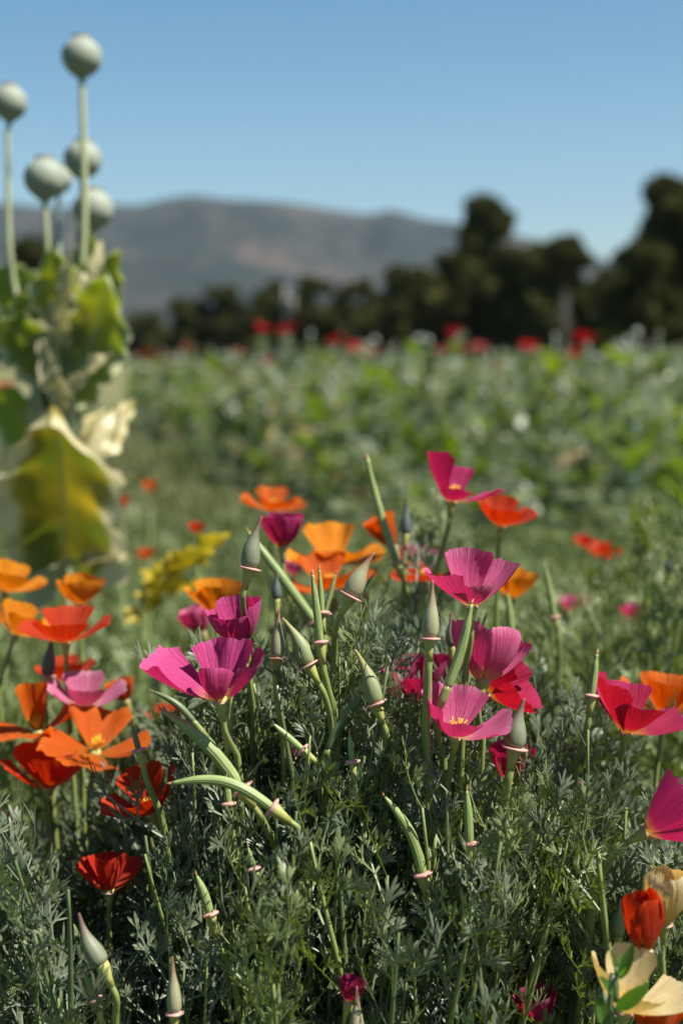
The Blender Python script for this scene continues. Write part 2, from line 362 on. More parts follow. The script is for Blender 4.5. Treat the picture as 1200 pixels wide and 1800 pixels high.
def tree(name, px, topy, hw, D, label, seed, conic=False, count=7000, skirt=0.12):
    rg = np.random.default_rng(seed)
    if D > 82: hw *= 1.45
    x = (px - 600) / FPX * D; H = (HORIZON - topy) / FPX * D + CAM_H; Rr = hw / FPX * D
    t = thing(name, label, 'tree', (x, D, 0), 'trees along the far edge of the field')
    lobes = []
    for k in range(44):
        z = H * (skirt + (1 - skirt - .08) * rg.uniform(0, 1) ** .8)
        fz = z / H
        if conic: wr = Rr * min(.8, 1.36 - fz)
        else: wr = Rr * math.sqrt(max(.03, 1 - (max(0, fz - .22) / .80) ** 2))
        an = rg.uniform(0, 2 * math.pi); rr = wr * rg.uniform(.1, .80)
        lr = max(.12 * H, Rr * rg.uniform(.22, .38)) * (.75 if conic else 1) * (1 - .45 * fz)
        lobes.append((rr * math.cos(an), rr * math.sin(an), min(z, H - lr * .8), lr))
    lobes.append((rg.uniform(-.15, .15) * Rr, 0, H - .10 * H, .10 * H))
    cs = []
    per = count // len(lobes)
    for (lx, ly, lz, lr) in lobes:
        v = rg.normal(size=(per, 3)); v /= np.linalg.norm(v, axis=1)[:, None]
        v *= (lr * rg.uniform(.45, 1.08, (per, 1)) ** .5); v[:, 2] *= .8
        cs.append(v + (lx, ly, lz))
    cs = np.concatenate(cs); cs[:, 2] = np.abs(cs[:, 2])
    add('crown', mesh('crown', *rand_quads(cs, .042 * H, rg), TREEL, False), t)
    th = H * .6
    pts = [(0, 0, -.2), (.1 * Rr * rg.uniform(-1, 1), 0, th * .4), (.15 * Rr * rg.uniform(-1, 1), .1 * Rr, th)]
    parts = [tube(smoothpath(pts, 5), [H * .04, H * .028, H * .015], 8)]
    for (lx, ly, lz, lr) in lobes[::3]:
        z0 = H * rg.uniform(.18, .4)
        parts.append(tube(smoothpath([(0, 0, z0), (lx * .5, ly * .5, (z0 + lz) / 2 - .05 * H), (lx, ly, lz)], 4), [H * .016, H * .006], 6))
    add('trunk', mesh('trunk', *merge(parts), BARK), t)
    return t
TREES = [
 ('oak_tree', 1195, 316, 150, 62, 'broad tall dark oak towering behind the others beside the road edge', 0, 11000, .05),
 ('oak_tree', 1120, 428, 100, 54, 'rounded very dark oak standing in front of the tallest oak', 0, 9000, .0),
 ('oak_tree', 985, 414, 84, 68, 'small round-topped tree between the conifer and the tallest oak', 0, 6000, .0),
 ('conifer_tree', 848, 346, 86, 78, 'dark pointed conifer rising above the tree line', 1, 8000, .05),
 ('oak_tree', 905, 430, 118, 72, 'wide dark tree leaning against the pointed conifer', 0, 7000, .0),
 ('oak_tree', 795, 446, 95, 74, 'dark tree on the mountain side of the conifer', 0, 6000, .0),
 ('oak_tree', 722, 470, 72, 84, 'low spreading tree second from the conifer', 0, 6000, .0),
 ('oak_tree', 640, 494, 55, 92, 'low rounded tree below the mountain saddle', 0, 5000, .0),
 ('oak_tree', 548, 484, 52, 92, 'round low tree below the mountain spur', 0, 5000, .0),
 ('oak_tree', 478, 492, 44, 92, 'dark bushy tree beside the pale utility pole', 0, 5000, .0),
 ('oak_tree', 398, 500, 42, 96, 'small upright tree towards the end of the tree line', 0, 4000, .0),
 ('oak_tree', 335, 522, 42, 96, 'lower tree next to the last one of the line', 0, 4000, .0),
 ('oak_tree', 262, 548, 60, 100, 'lowest tree at the end of the tree line', 0, 4000, .0),
 ('oak_tree', 66, 415, 62, 74, 'dark tree seen behind the tall grey seed pods', 0, 6000, .0),
 ('oak_tree', -60, 470, 80, 80, 'broad dark tree partly beyond the tall seed pods', 0, 5000, .0),
 ('oak_tree', 1060, 470, 60, 58, 'shadowy tree filling the gap beside the fence post', 0, 5000, .0),
 ('oak_tree', 1330, 400, 120, 60, 'dark oak beyond the tallest oak at the road edge', 0, 5000, .0),
]
for k, (nm, px, ty, hw, D, lab, con, cnt, sk) in enumerate(TREES):
    tree(nm, px, ty, hw, D, lab, 100 + k, bool(con), cnt, sk)
for k, (px, ty, hw, D) in enumerate(((250, 572, 70, 104), (360, 560, 70, 102), (455, 552, 70, 100), (560, 548, 70, 100), (660, 545, 75, 98), (760, 540, 75, 92), (860, 525, 80, 86), (950, 520, 80, 80), (1040, 515, 70, 74), (1130, 520, 80, 70), (1210, 525, 80, 70), (150, 570, 70, 100), (40, 560, 80, 96))):
    t_ = tree('shrub', px, ty, hw, D, 'low dark shrub filling the shadow under the far trees', 300 + k, False, 3500, 0.)
    t_['category'] = 'shrub'; t_['group'] = 'shrubs under the far trees'
# post and pole
n = NT('weathered_wood'); WOOD = n.surf(n.mix(n.noise(9., 5, n.obj(), .7), (.028, .026, .023), (.065, .06, .054)), .9, .1)
p0 = thing('fence_post', 'weathered grey wooden post standing before the dark oaks', 'post', ((985 - 600) / FPX * 26, 26, 0))
add('post', mesh('post', *tube([(0, 0, -.3), (0, 0, .9), (.02, 0, 1.72)], [.10, .09, .085], 8, cap=True), WOOD), p0)
add('post_cap', mesh('post_cap', *tube([(.02, 0, 1.722), (.02, 0, 1.76), (.02, 0, 1.80)], [.11, .10, .02], 8), WOOD), p0)
n = NT('grey_metal_pole'); GREYM = n.surf(n.mix(n.noise(5., 4, n.obj()), (.10, .105, .105), (.17, .17, .165)), .6, .4)
p1 = thing('utility_pole', 'pale grey utility pole in front of the low trees', 'pole', ((503 - 600) / FPX * 80, 80, 0))
add('pole', mesh('pole', *tube([(0, 0, -.4), (0, 0, 2.4), (0, 0, 4.4)], [.14, .12, .11], 10), GREYM), p1)
add('transformer', mesh('transformer', *tube([(.32, -.05, 2.9), (.32, -.05, 3.0), (.32, -.05, 3.75), (.32, -.05, 3.85)], [.12, .2, .2, .1], 12), GREYM), p1)
add('bracket', mesh('bracket', *tube([(0, 0, 3.4), (.3, -.05, 3.4)], [.05, .05], 6), GREYM), p1)

# ================================================================== FEATHERY POPPY LEAVES
def strip(out, p, d, nn, length, wd, rings, bend, fold, level, rnd, lo=False):
    p = np.array(p, float); d = nrm(d); nn = nrm(nn - d * (nn @ d)); s = np.cross(d, nn)
    t = np.array([r[0] for r in rings]); wf = np.array([r[1] for r in rings])
    cen = p + np.outer(t * length, d) + np.outer(bend * length * t * t, nn)
    if lo:
        V = np.stack([cen - np.outer(wf * wd, s), cen + np.outer(wf * wd, s)], 1); nu = 2
    else:
        V = np.stack([cen - np.outer(wf * wd, s) , cen - np.outer(wf * wd * fold, nn), cen + np.outer(wf * wd, s)], 1); nu = 3
    S = np.zeros((len(t), nu, 3)); S[..., 0] = (t if level == 3 else 0 * t)[:, None]; S[..., 1] = level / 3; S[..., 2] = rnd
    out.append((V.reshape(-1, 3), grid_f(len(t), nu), S.reshape(-1, 3)))
    dd = nrm(d + 2 * bend * nn); n2 = nrm(nn - dd * (nn @ dd))
    return cen[-1], dd, n2
def feather_leaf(rg, lo=False, spread=1.0, lob_w=1.0):
    out = []; rnd = rg.uniform(0, 1)
    RI = [(0, .75), (.4, 1.0), (.78, .92), (1, .18)] if not lo else [(0, .75), (.55, 1.0), (1, .2)]
    RS = [(0, .8), (1, 1.05)] if lo else [(0, .8), (.5, .85), (1, 1.15)]
    def lobes(p, d, nn, k, sc_):
        angs = {3: (0, 27, -27), 2: (15, -15)}[k]
        for a in angs:
            dd = rot(nn, R(a * spread + rg.uniform(-8, 8))) @ d
            dd = rot(np.cross(dd, nn), R(rg.uniform(-10, 16))) @ dd
            strip(out, p - d * .0008, dd, nn, rg.uniform(.0075, .0135) * sc_ * (1.12 if a == 0 else .92), rg.uniform(.00062, .00095) * lob_w, RI, rg.uniform(-.10, .22), rg.uniform(.15, .55), 3, rg.uniform(0, 1), lo)
    def sec(p, d, nn, sc_):
        q, dd, n2 = strip(out, p, d, nn, rg.uniform(.005, .009) * sc_, .00095 * lob_w, RS, rg.uniform(0, .12), .4, 2, rnd, lo)
        lobes(q, dd, n2, 3 if rg.uniform() < .75 else 2, sc_)
    def prim(p, d, nn, sc_, terminal):
        q, dd, n2 = strip(out, p, d, nn, rg.uniform(.007, .013) * sc_, .00085, RS, rg.uniform(0, .15), .5, 1, rnd, lo)
        for a in (0, 40, -40):
            e = rot(n2, R(a * spread + rg.uniform(-8, 8))) @ dd; e = rot(np.cross(e, n2), R(rg.uniform(-8, 18))) @ e
            sec(q, e, n2, sc_ * (1.05 if a == 0 else .88))
        return q, dd, n2
    d0 = np.array([0, 1., 0]); n0 = np.array([0, 0, 1.])
    q, d, nn = strip(out, (0, 0, 0), d0, n0, rg.uniform(.014, .030), .00095, RS, rg.uniform(-.05, .15), .7, 0, rnd, lo)
    for a in (58, -58):
        e = rot(nn, R(a * spread + rg.uniform(-10, 10))) @ d; e = rot(np.cross(e, nn), R(rg.uniform(-5, 25))) @ e
        prim(q, e, nn, .88, False)
    q, d, nn = strip(out, q, d, nn, rg.uniform(.008, .014), .00095, RS, rg.uniform(-.1, .1), .6, 0, rnd, lo)
    prim(q, d, nn, 1.0, True)
    if rg.uniform() < .6:
        for a in (48, -48):
            e = rot(nn, R(a * spread)) @ d; sec(q, e, nn, .8)
    return merge(out)
LV = [feather_leaf(np.random.default_rng(500 + k), False, .80 + .045 * (k % 6), (.85, .95, 1.0, 1.6)[k % 4]) for k in range(18)]
LV_MESH = [mesh('leaf', *g_, LEAF) for g_ in LV]
LV_MESH2 = [mesh('leaf', *g_, LEAF2) for g_ in LV[:8]]
LVLO = [feather_leaf(np.random.default_rng(700 + k), True, .9, 1.15) for k in range(14)]
def leaf_frame(d, upish=(0, 0, 1)):
    y = nrm(d); z = np.asarray(upish, float); z = nrm(z - y * (z @ y)); x = np.cross(y, z); return x, y, z

CLEAR = []          # (px, py, radius px, depth): keep nearer leaves off the blooms the photograph shows clear
def blocked(pt, margin=0.0):
    x, y, d = proj(pt)
    for cx, cy, r, dd in CLEAR:
        if d < dd + .022 and (x - cx) ** 2 + (y - cy) ** 2 < (r + margin) ** 2: return True
    return False
def root_of(p, pull=.25, crown=(0., .86)):
    return np.array([p[0] + (crown[0] - p[0]) * pull * .5 + random.uniform(-.015, .015), p[1] + (crown[1] - p[1]) * pull + random.uniform(-.01, .03), -.02])
def leafy_stem(tip, label, group, nleaf=8, fresh=False, rad=.0019, crown=(0., .86), lscale=1.0, span=.20, name='leafy_stem', keep=False):
    rg = np.random.default_rng(int(abs(tip[0] * 7919 + tip[1] * 104729 + tip[2] * 1299709) * 1000) % 2 ** 31)
    root = root_of(tip, .35, crown)
    mid = root * .45 + tip * .55 + np.array([rg.uniform(-.03, .03), rg.uniform(-.02, .02), 0])
    path = smoothpath([root, mid, tip], 12)
    L = np.concatenate([[0], np.cumsum(np.linalg.norm(np.diff(path, axis=0), axis=1))]); tot = L[-1]
    az = rg.uniform(0, 6.28)
    MS = LV_MESH2 if fresh else LV_MESH
    leaves = []; top_ok = False
    for k in range(nleaf):
        f = (k / max(1, nleaf - 1)); s = tot - span * (1 - f) ** 1.1 * rg.uniform(.9, 1.05)
        p = np.array([np.interp(s, L, path[:, i]) for i in range(3)])
        for attempt in range(6):
            az += 2.4 + rg.uniform(-.5, .5)
            el = R(rg.uniform(18, 52) + 22 * f)
            d = np.array([math.cos(az) * math.cos(el), math.sin(az) * math.cos(el), math.sin(el)])
            scl = rg.uniform(.80, 1.18) * lscale * (1.05 - .35 * f)
            x, y, z = leaf_frame(d, (rg.uniform(-.4, .4), rg.uniform(-.4, .4), 1))
            if not any(blocked(p + (y * a_ + x * b_) * scl, 9) for a_, b_ in ((.012, 0), (.076, 0), (.066, .018), (.066, -.018), (.062, 0), (.042, .026), (.042, -.026), (.03, 0), (.052, .016), (.052, -.016))): break
        else: continue
        leaves.append((MS[rg.integers(len(MS))], mat4(x, y, z, p - root, scl)))
        if k >= nleaf - 2: top_ok = True
    if not keep and (len(leaves) < nleaf * .5 or not top_ok or any(blocked(path[q], 3) for q in (-1, -4, -7, -10))): return None
    t = thing(name, label, 'foliage', root, group)
    add('stem', mesh('stem', *tube(path - root, [rad * 1.5, rad * 1.3, rad, rad * .35], 8, .06, 4), STEM if fresh or rg.uniform() < .4 else STEMD), t)
    for me, M in leaves: add('leaf', me, t, M)
    return t

# ================================================================== BLOOMS, BUDS AND PODS OF THE FRONT BED
FWH = np.array([0, 1., 0]); UPW = np.array([0, 0, 1.])
def petal_geo(L, open_deg, az, rg, bulge=34, flare=0, wid=.74, ripple=.035, curl=0., r0=.0025, k=1.12, fold=0., nv=22, nu=31):
    v = np.linspace(0, 1, 60)
    th = R(open_deg) + R(bulge) * (.5 - v) + R(flare) * np.clip((v - .68) / .32, 0, 1) ** 1.5
    r = r0 + np.concatenate([[0], np.cumsum(np.sin(th)[:-1])]) * L / 59
    z = np.concatenate([[0], np.cumsum(np.cos(th)[:-1])]) * L / 59
    U, Vv = np.meshgrid(np.linspace(-1, 1, nu), np.linspace(0, 1, nv))
    ph = rg.uniform(0, 6.28, 5)
    e = 1 - .13 * U ** 2 - .10 * np.abs(U) ** 5 + .022 * np.sin(U * 7 + ph[0]) + .012 * np.sin(U * 17 + ph[1]) + .010 * np.sin(U * 31 + ph[4])
    vv = np.clip(Vv * e, 0, 1)
    f = lambda arr: np.interp(vv, v, arr)
    rr, zz, tt = f(r), f(z), f(th)
    W = L * wid * (.09 + .91 * vv ** .78)
    s = U * W
    rho = np.maximum(np.abs(rr) / np.maximum(np.cos(tt), .16), .42 * W) * k
    ang = np.clip(s / rho, -2.2, 2.2)
    tang = rho * np.sin(ang); inw = rho * (1 - np.cos(ang))
    disp = ripple * L * vv ** 2 * (np.sin(U * 4.3 + ph[2]) * .7 + (.3 + .7 * np.abs(U)) * np.sin(U * 8.5 + ph[3]))
    disp += L * vv * (.010 * np.sin(U * 21 + ph[1] + 2 * vv) * np.sin(U * 4 + ph[0]) + .007 * np.sin(U * 37 + ph[3]) * vv)
    disp += .035 * L * np.sin(vv * 4.2 + ph[4]) * np.sin(U * 2.1 + ph[2]) * vv
    disp += curl * L * vv ** 1.5 * np.abs(U) ** 3
    disp += fold * L * vv * np.exp(-(U / .22) ** 2)
    ct, stt = np.cos(tt), np.sin(tt)
    rad = rr - ct * (inw + disp); zz = zz + stt * (inw + disp)
    ca, sa = math.cos(az), math.sin(az)
    V = np.stack([rad * ca - tang * sa, rad * sa + tang * ca, zz], -1).reshape(-1, 3)
    S = np.stack([U, vv, np.full_like(U, rg.uniform())], -1).reshape(-1, 3)
    return V, grid_f(nv, nu), S
fcount = 0
def axis_of(lean, toward):
    a, b = R(lean), R(toward)
    return nrm(math.cos(b) * (math.sin(a) * RT + math.cos(a) * UPW) - math.sin(b) * FWH)
def stem_path(base, axis, via, root=None, pull=.25):
    p1 = base - axis * .011
    pts = [p1]
    if via:
        pts += [v_ for v_ in (P(*q) for q in via) if (v_ - base) @ -axis > .018 or np.linalg.norm(v_ - base) > .035]
        last = pts[-1]
        r_ = root if root is not None else root_of(last, pull)
    else:
        r_ = root if root is not None else root_of(base, pull)
        h = base[2]
        m = base * .55 + r_ * .45 - axis * .04; m[2] = h * .5
        pts += [base - axis * .045, m]
    pts.append(r_)
    return softpath([pts[0], pts[0] - axis * .007] + pts[1:], 3), r_
def flower(label, bx, by, d, L, lean, toward, az, opens, mat, lens=(1, 1, 1, 1), bulge=34, flare=6, wid=.74, ripple=.035, curls=(0, 0, 0, 0), via=None, clear=None, group=None, stemr=.0015, bulges=None, k=1.12, cat='flower', rimw=1.0, npet=4, folds=(0, 0, 0, 0), name='poppy_flower', recep=1.0):
    global fcount; fcount += 1
    rg = np.random.default_rng(9000 + fcount)
    base = P(bx, by, d); Lm = L / FPX * d; axis = axis_of(lean, toward)
    e1 = nrm(RT - axis * (RT @ axis)) if abs(RT @ axis) < .95 else nrm(-UPW - axis * (-UPW @ axis)); e2 = np.cross(axis, e1)
    path, root = stem_path(base, axis, via)
    t = thing(name, label, cat, root, group)
    sz = min(1.3, max(.5, Lm / .028))
    add('stem', mesh('stem', *tube(path - root, [stemr * .95 * sz ** .5, stemr, stemr * 1.15, stemr * 1.4], 8, .05, 4), STEM), t)
    M = mat4(e1, e2, axis, base - root)
    for q in range(npet):
        g_ = petal_geo(Lm * lens[q] * rg.uniform(.96, 1.04), opens[q], R(az + q * 360 / npet + rg.uniform(-6, 6)), rg, (bulges[q] if bulges else bulge), flare * rg.uniform(.4, 1.5), wid * rg.uniform(.95, 1.05), ripple * rg.uniform(.6, 1.4), curls[q], (.0026 if q % 2 else .0031) * sz, k, folds[q])
        add('petal', mesh('petal', *g_, PM[mat]), t, M)
    rp = base - root
    add('receptacle', mesh('receptacle', *tube([rp - axis * .0115, rp - axis * .006, rp - axis * .001, rp + axis * .0012], np.array([.0013, .0013 + .0008 * recep, .0013 + .0021 * recep, .0013 + .0019 * recep]) * sz ** .6, 12), RECEP), t)
    add('rim', mesh('rim', *tube([rp - axis * .0012, rp - axis * .0007, rp - axis * .0002], np.array([.0030, .0043, .0030]) * sz ** .6 * rimw, 14), COLLAR), t)
    parts = []
    for q in range(14):
        a_ = q * 2.4; fl = Lm * rg.uniform(.25, .38); lean_ = rg.uniform(.15, .55)
        dr = nrm(axis + lean_ * (math.cos(a_) * e1 + math.sin(a_) * e2))
        parts.append(tube([rp, rp + dr * fl * .5, rp + dr * fl * .55, rp + dr * fl], [.00022, .00022, .0005, .0003], 5))
    add('stamen_cluster', mesh('stamen_cluster', *merge(parts), STAMEN), t)
    if clear is not None: CLEAR.append((clear[0], clear[1], clear[2], d))
    return t
def bud(label, tip, base, d, wpx, mat, via=None, lean_t=0., collar=True, group=None, curve=0., stemr=.0015, clear=True, name='poppy_bud'):
    b = P(base[0], base[1], d); tp = P(tip[0], tip[1], d - lean_t)
    ax = nrm(tp - b); Rm = wpx / 2 / FPX * d; Ln = np.linalg.norm(tp - b)
    path, root = stem_path(b, ax, via)
    t = thing(name, label, 'flower bud', root, group)
    add('stem', mesh('stem', *tube(path - root, [stemr * .9, stemr, stemr * 1.2, stemr * 1.4], 8, .05, 4), STEM), t)
    side = np.cross(ax, FWH)
    tt = np.linspace(0, 1, 22)
    pp = (b - root) + np.outer(tt * Ln, ax) + np.outer(curve * Ln * np.sin(tt * math.pi), side)
    prof = np.interp(tt, [0, .03, .10, .22, .34, .46, .58, .70, .82, .93, 1], [.66, .86, .98, 1.0, .92, .75, .54, .36, .24, .17, .09])
    add('bud_cap', mesh('bud_cap', *tube(pp, prof * Rm, 16, .02, 8), mat), t)
    rb = b - root
    add('receptacle', mesh('receptacle', *tube([rb - ax * .0115, rb - ax * .007, rb - ax * .002, rb + ax * .0004], [stemr, .45 * Rm, .72 * Rm, .66 * Rm], 12), RECEP), t)
    if collar:
        add('collar', mesh('collar', *tube([rb - ax * .0012, rb - ax * .0010, rb - ax * .0003, rb + ax * .0001], np.array([.7, 1.22, 1.28, .6]) * Rm, 18, .03, 5), COLLAR), t)
    if clear: [CLEAR.append((tip[0] + (base[0] - tip[0]) * f_, tip[1] + (base[1] - tip[1]) * f_, wpx * .6 + 6, d - .010)) for f_ in (.2, .5, .85)]
    return t
def pod(label, tip, base, d, wpx, bow=0., via=None, dt=0., group=None, stemr=.0016, collar=True, mat=None, thick_tip=.25, clear=True, db=0.):
    b = P(base[0], base[1], d + db); tp = P(tip[0], tip[1], d + dt)
    Ln = np.linalg.norm(tp - b); ax0 = nrm(tp - b); side = nrm(np.cross(FWH, ax0)); Rm = wpx / 2 / FPX * d
    tt = np.linspace(0, 1, 26)
    pw = b + np.outer(tt * Ln, ax0) + np.outer(bow * Ln * np.sin(tt * math.pi) , side)
    ax = nrm(pw[2] - pw[0])
    path, root = stem_path(b, ax, via)
    t = thing('poppy_seed_pod', label, 'seed pod', root, group)
    add('stem', mesh('stem', *tube(path - root, [stemr * .9, stemr, stemr * 1.2, stemr * 1.4], 8, .05, 4), STEM), t)
    prof = np.interp(tt, [0, .06, .25, .5, .75, .9, .97, 1], [.80, .92, 1.0, .97, .78, .5, thick_tip + .1, thick_tip])
    pd = add('pod', mesh('pod', *tube(pw - root, prof * Rm, 30, .085, 10), mat or POD), t)
    q = pw[-1] - root; axt = nrm(pw[-1] - pw[-3])
    add('pod_tip', mesh('pod_tip', *tube([q - axt * .0008, q + axt * .001, q + axt * .0028 + side * .0006], np.array([thick_tip * 1.05, thick_tip * .9, thick_tip * .25]) * Rm, 8), DRY), pd)
    rb = b - root
    add('receptacle', mesh('receptacle', *tube([rb - ax * .0115, rb - ax * .006, rb - ax * .0015, rb + ax * .0005], [stemr, 1.0 * Rm, (1.45 if collar else .9) * Rm, (1.2 if collar else .85) * Rm], 12), RECEP if collar else STEM), t)
    if collar:
        cr = max(1.9 * Rm, .0036)
        add('collar', mesh('collar', *tube([rb - ax * .0011, rb - ax * .0008, rb + ax * .0002, rb + ax * .0008], np.array([.6, 1.0, 1.08, .55]) * cr, 20, .06, 5), COLLAR), t)
    if clear:
        for f_ in (.1, .5, .9):
            CLEAR.append((base[0] + (tip[0] - base[0]) * f_, base[1] + (tip[1] - base[1]) * f_, wpx * .5 + 10, d - .012))
    return t

# --- magenta and pink blooms
flower('large wide-open magenta poppy with one petal stretched out beside a furled front petal', 388, 1231, .70, 108, -6, 4, -14, (46, 32, 54, 16), 'magenta', lens=(1.0, 1.0, 1.36, .72), bulges=(30, 20, 20, 60), flare=-8, ripple=.045, curls=(.12, .05, .10, .16), folds=(0, .08, 0, -.08), via=[(402, 1262, .705), (432, 1352, .72)], clear=(360, 1180, 92), wid=.72)
flower('cup-shaped magenta poppy just above the large wide-open one', 425, 1131, .735, 82, -10, 4, 15, (26, 14, 34, 22), 'magenta', lens=(1, 1.05, 1.0, .72), bulge=44, flare=4, ripple=.05, curls=(.05, .1, .05, .12), via=[(432, 1165, .74), (452, 1300, .76)], clear=(412, 1090, 52))
flower('magenta goblet-shaped poppy on a tall straight stem above the crumpled pink one', 828, 1064, .715, 96, 0, 0, 22, (46, 20, 50, 44), 'rose', lens=(1.06, 1.05, 1.0, .62), bulges=(20, 30, 14, 40), flare=-4, ripple=.02, curls=(.06, .04, .10, .3), via=[(826, 1085, .717), (812, 1200, .73)], clear=(828, 1020, 74), wid=.74)
flower('frilly rose-pink poppy opening to a white centre below the goblet-shaped one', 800, 1293, .70, 96, 6, 12, -8, (60, 42, 34, 44), 'rose', lens=(1.0, .95, 1.05, .8), bulge=34, flare=12, ripple=.055, via=[(790, 1330, .705), (772, 1450, .72)], clear=(815, 1250, 68))
flower('big rounded pink poppy with overlapping petals behind the green pod', 848, 1196, .735, 116, 10, -14, 40, (36, 30, 30, 24), 'rose', lens=(.95, 1.0, 1.0, .92), bulge=50, flare=-12, ripple=.03, wid=.64, via=[(850, 1230, .737), (852, 1330, .75)], clear=(858, 1140, 66))
flower('crimson poppy lying open behind the big rounded pink one', 862, 1222, .775, 88, 52, 6, 20, (44, 30, 36, 50), 'crimson', flare=6, clear=(915, 1200, 40))
flower('magenta poppy half hidden among leaves beside the tan bud', 738, 1228, .80, 84, -14, 8, 30, (50, 30, 48, 40), 'deep', ripple=.05, clear=(722, 1180, 22))
flower('small magenta poppy tucked behind the dark grey bud', 893, 1372, .765, 70, 0, 6, 30, (30, 18, 20, 24), 'deep', ripple=.04, clear=(898, 1325, 34))
flower('crimson-red poppy with two lifted petals next to the orange one', 1100, 1286, .765, 98, 8, 6, 10, (68, 48, 30, 40), 'crimson', lens=(1.0, 1.05, 1.1, .92), bulge=26, flare=6, ripple=.035, via=[(1094, 1312, .77), (1062, 1440, .79)], clear=(1108, 1240, 82), wid=.76)
flower('magenta poppy tilted sideways on a bent stem above the cream blooms', 1136, 1462, .69, 108, 58, 6, 35, (26, 24, 34, 30), 'magenta', lens=(1.0, .95, 1.1, 1.0), bulge=18, flare=4, ripple=.03, via=[(1100, 1492, .692), (1030, 1580, .70)], clear=(1170, 1440, 70), stemr=.0022, wid=.66)
flower('deep pink poppy with two spread petals standing highest above the bed', 793, 881, .92, 86, 6, -4, 10, (70, 34, 26, 64), 'deep', lens=(1.0, .9, 1.12, .6), bulge=30, flare=8, ripple=.035, via=[(775, 925, .925), (748, 1060, .94)], clear=(800, 845, 62), wid=.74)
flower('dark magenta cup-shaped poppy below the far orange bloom', 497, 962, .95, 66, 0, 0, 30, (24, 16, 26, 22), 'deep', bulge=50, via=[(500, 990, .95), (520, 1100, .96)], clear=(497, 926, 38))
flower('pale pink poppy between the slender pod and the tall stem', 735, 1012, 1.06, 66, 4, 0, 25, (36, 24, 34, 36), 'palepink', bulge=46, flare=8)
flower('small blurred pink poppy beneath the spread orange blooms', 517, 1012, 1.2, 34, 0, 0, 25, (36, 24, 34, 36), 'palepink')
flower('two-toned pink poppy with pale lit petal backs among the orange blooms', 148, 1243, .90, 68, 4, 4, 12, (60, 36, 56, 40), 'palepink', lens=(1.1, 1, 1.1, .9), flare=10, ripple=.04, clear=(150, 1212, 48))
flower('little pink poppy alone in the low foliage', 1010, 1080, 1.5, 36, 0, 0, 25, (40, 30, 42, 36), 'rose')
flower('tiny magenta poppy on the tall feathery plant', 1113, 1090, 1.3, 32, 0, 0, 15, (40, 20, 42, 30), 'rose')
flower('pink poppy leaning under the yellow-orange cup', 356, 1112, 1.05, 52, -22, 0, 15, (30, 20, 32, 26), 'rose')
flower('small pink petals showing deep among the stems by the curved pod', 513, 1338, .75, 36, -8, 0, 15, (30, 20, 22, 26), 'palepink', clear=(511, 1322, 16))
flower('wilted dark magenta poppy low in the shade under the bed', 612, 1760, .67, 46, 12, 0, 15, (30, 20, 22, 26), 'deep', clear=(614, 1735, 10))
flower('dark magenta poppy half buried in shade below the tall stems', 948, 1796, .70, 62, -12, 0, 15, (30, 20, 32, 26), 'deep', clear=None)
# --- orange, red and yellow blooms
flower('red-orange poppy just beside the highest deep pink one', 880, 924, 1.0, 60, 6, 4, 10, (60, 40, 44, 50), 'redorange', ripple=.06, via=[(877, 960, 1.0), (872, 1080, 1.02)], clear=(888, 900, 42))
flower('large flat orange poppy, upper of an overlapping pair', 588, 992, 1.05, 82, 0, 6, 10, (72, 40, 72, 58), 'yellow', ripple=.06, flare=8, clear=(585, 960, 60))
flower('large red-orange poppy, lower of an overlapping pair', 580, 1034, 1.0, 74, -4, 4, 20, (72, 44, 76, 60), 'orange', ripple=.05, clear=(575, 1005, 52))
flower('flat orange poppy farthest back above the dark magenta cup', 480, 897, 1.2, 54, 4, 6, 10, (70, 50, 66, 58), 'orange', ripple=.06)
flower('narrow furled orange poppy behind the slender pod', 690, 962, 1.04, 62, -26, 0, 10, (20, 14, 20, 16), 'orange', bulge=16)
flower('flat orange poppy low behind the slender pod collar', 744, 1018, 1.0, 56, 0, 6, 0, (80, 70, 80, 66), 'redorange')
flower('yellow-orange poppy half hidden behind the magenta goblet', 900, 1050, 1.06, 56, 4, 0, 20, (40, 30, 42, 40), 'yellow', via=[(898, 1072, 1.06), (925, 1170, 1.07)])
flower('red-orange poppy alone before the leafy bed', 1060, 982, 1.4, 36, 6, 0, 10, (58, 40, 56, 44), 'redorange')
flower('tiny dark red poppy next to the lone red-orange one', 1026, 960, 1.5, 24, 0, 0, 10, (58, 40, 56, 44), 'red')
flower('big orange poppy cup behind the crimson-red one', 1166, 1258, .88, 88, 6, 0, -6, (46, 34, 56, 30), 'orange', lens=(1.1, .9, 1.0, .9), bulge=22, clear=(1165, 1215, 60))
flower('round orange poppy cup near the broad yellowing leaf', 142, 1062, 1.05, 58, 0, 0, 25, (38, 22, 40, 34), 'yellow', bulge=50, flare=-4, clear=(142, 1032, 38))
flower('orange poppy with one petal stretched out below the broad yellowing leaf', 10, 1038, 1.05, 62, 16, 0, 10, (60, 40, 50, 50), 'yellow', lens=(1.1, 1, 1, 1))
flower('yellow-orange poppy with drooping petals beside the wide red-orange bowl', 28, 1114, 1.0, 62, 20, 0, 20, (62, 36, 48, 40), 'yellow', clear=(32, 1086, 40))
flower('wide bowl-shaped red-orange poppy below the round orange cup', 116, 1128, .91, 78, 0, 2, 6, (62, 50, 66, 54), 'redorange', ripple=.03, bulge=26, clear=(118, 1094, 58))
flower('red-orange poppy half hidden by the grey bud', 120, 1198, 1.02, 56, -6, 0, 20, (58, 40, 56, 44), 'redorange')
flower('orange poppy with one tall upright petal and one laid flat', 66, 1286, .89, 84, -4, 8, 4, (58, 10, 84, 70), 'orange', lens=(.8, 1.05, 1.1, .8), ripple=.06, bulges=(30, 14, 10, 20), clear=(55, 1245, 62))
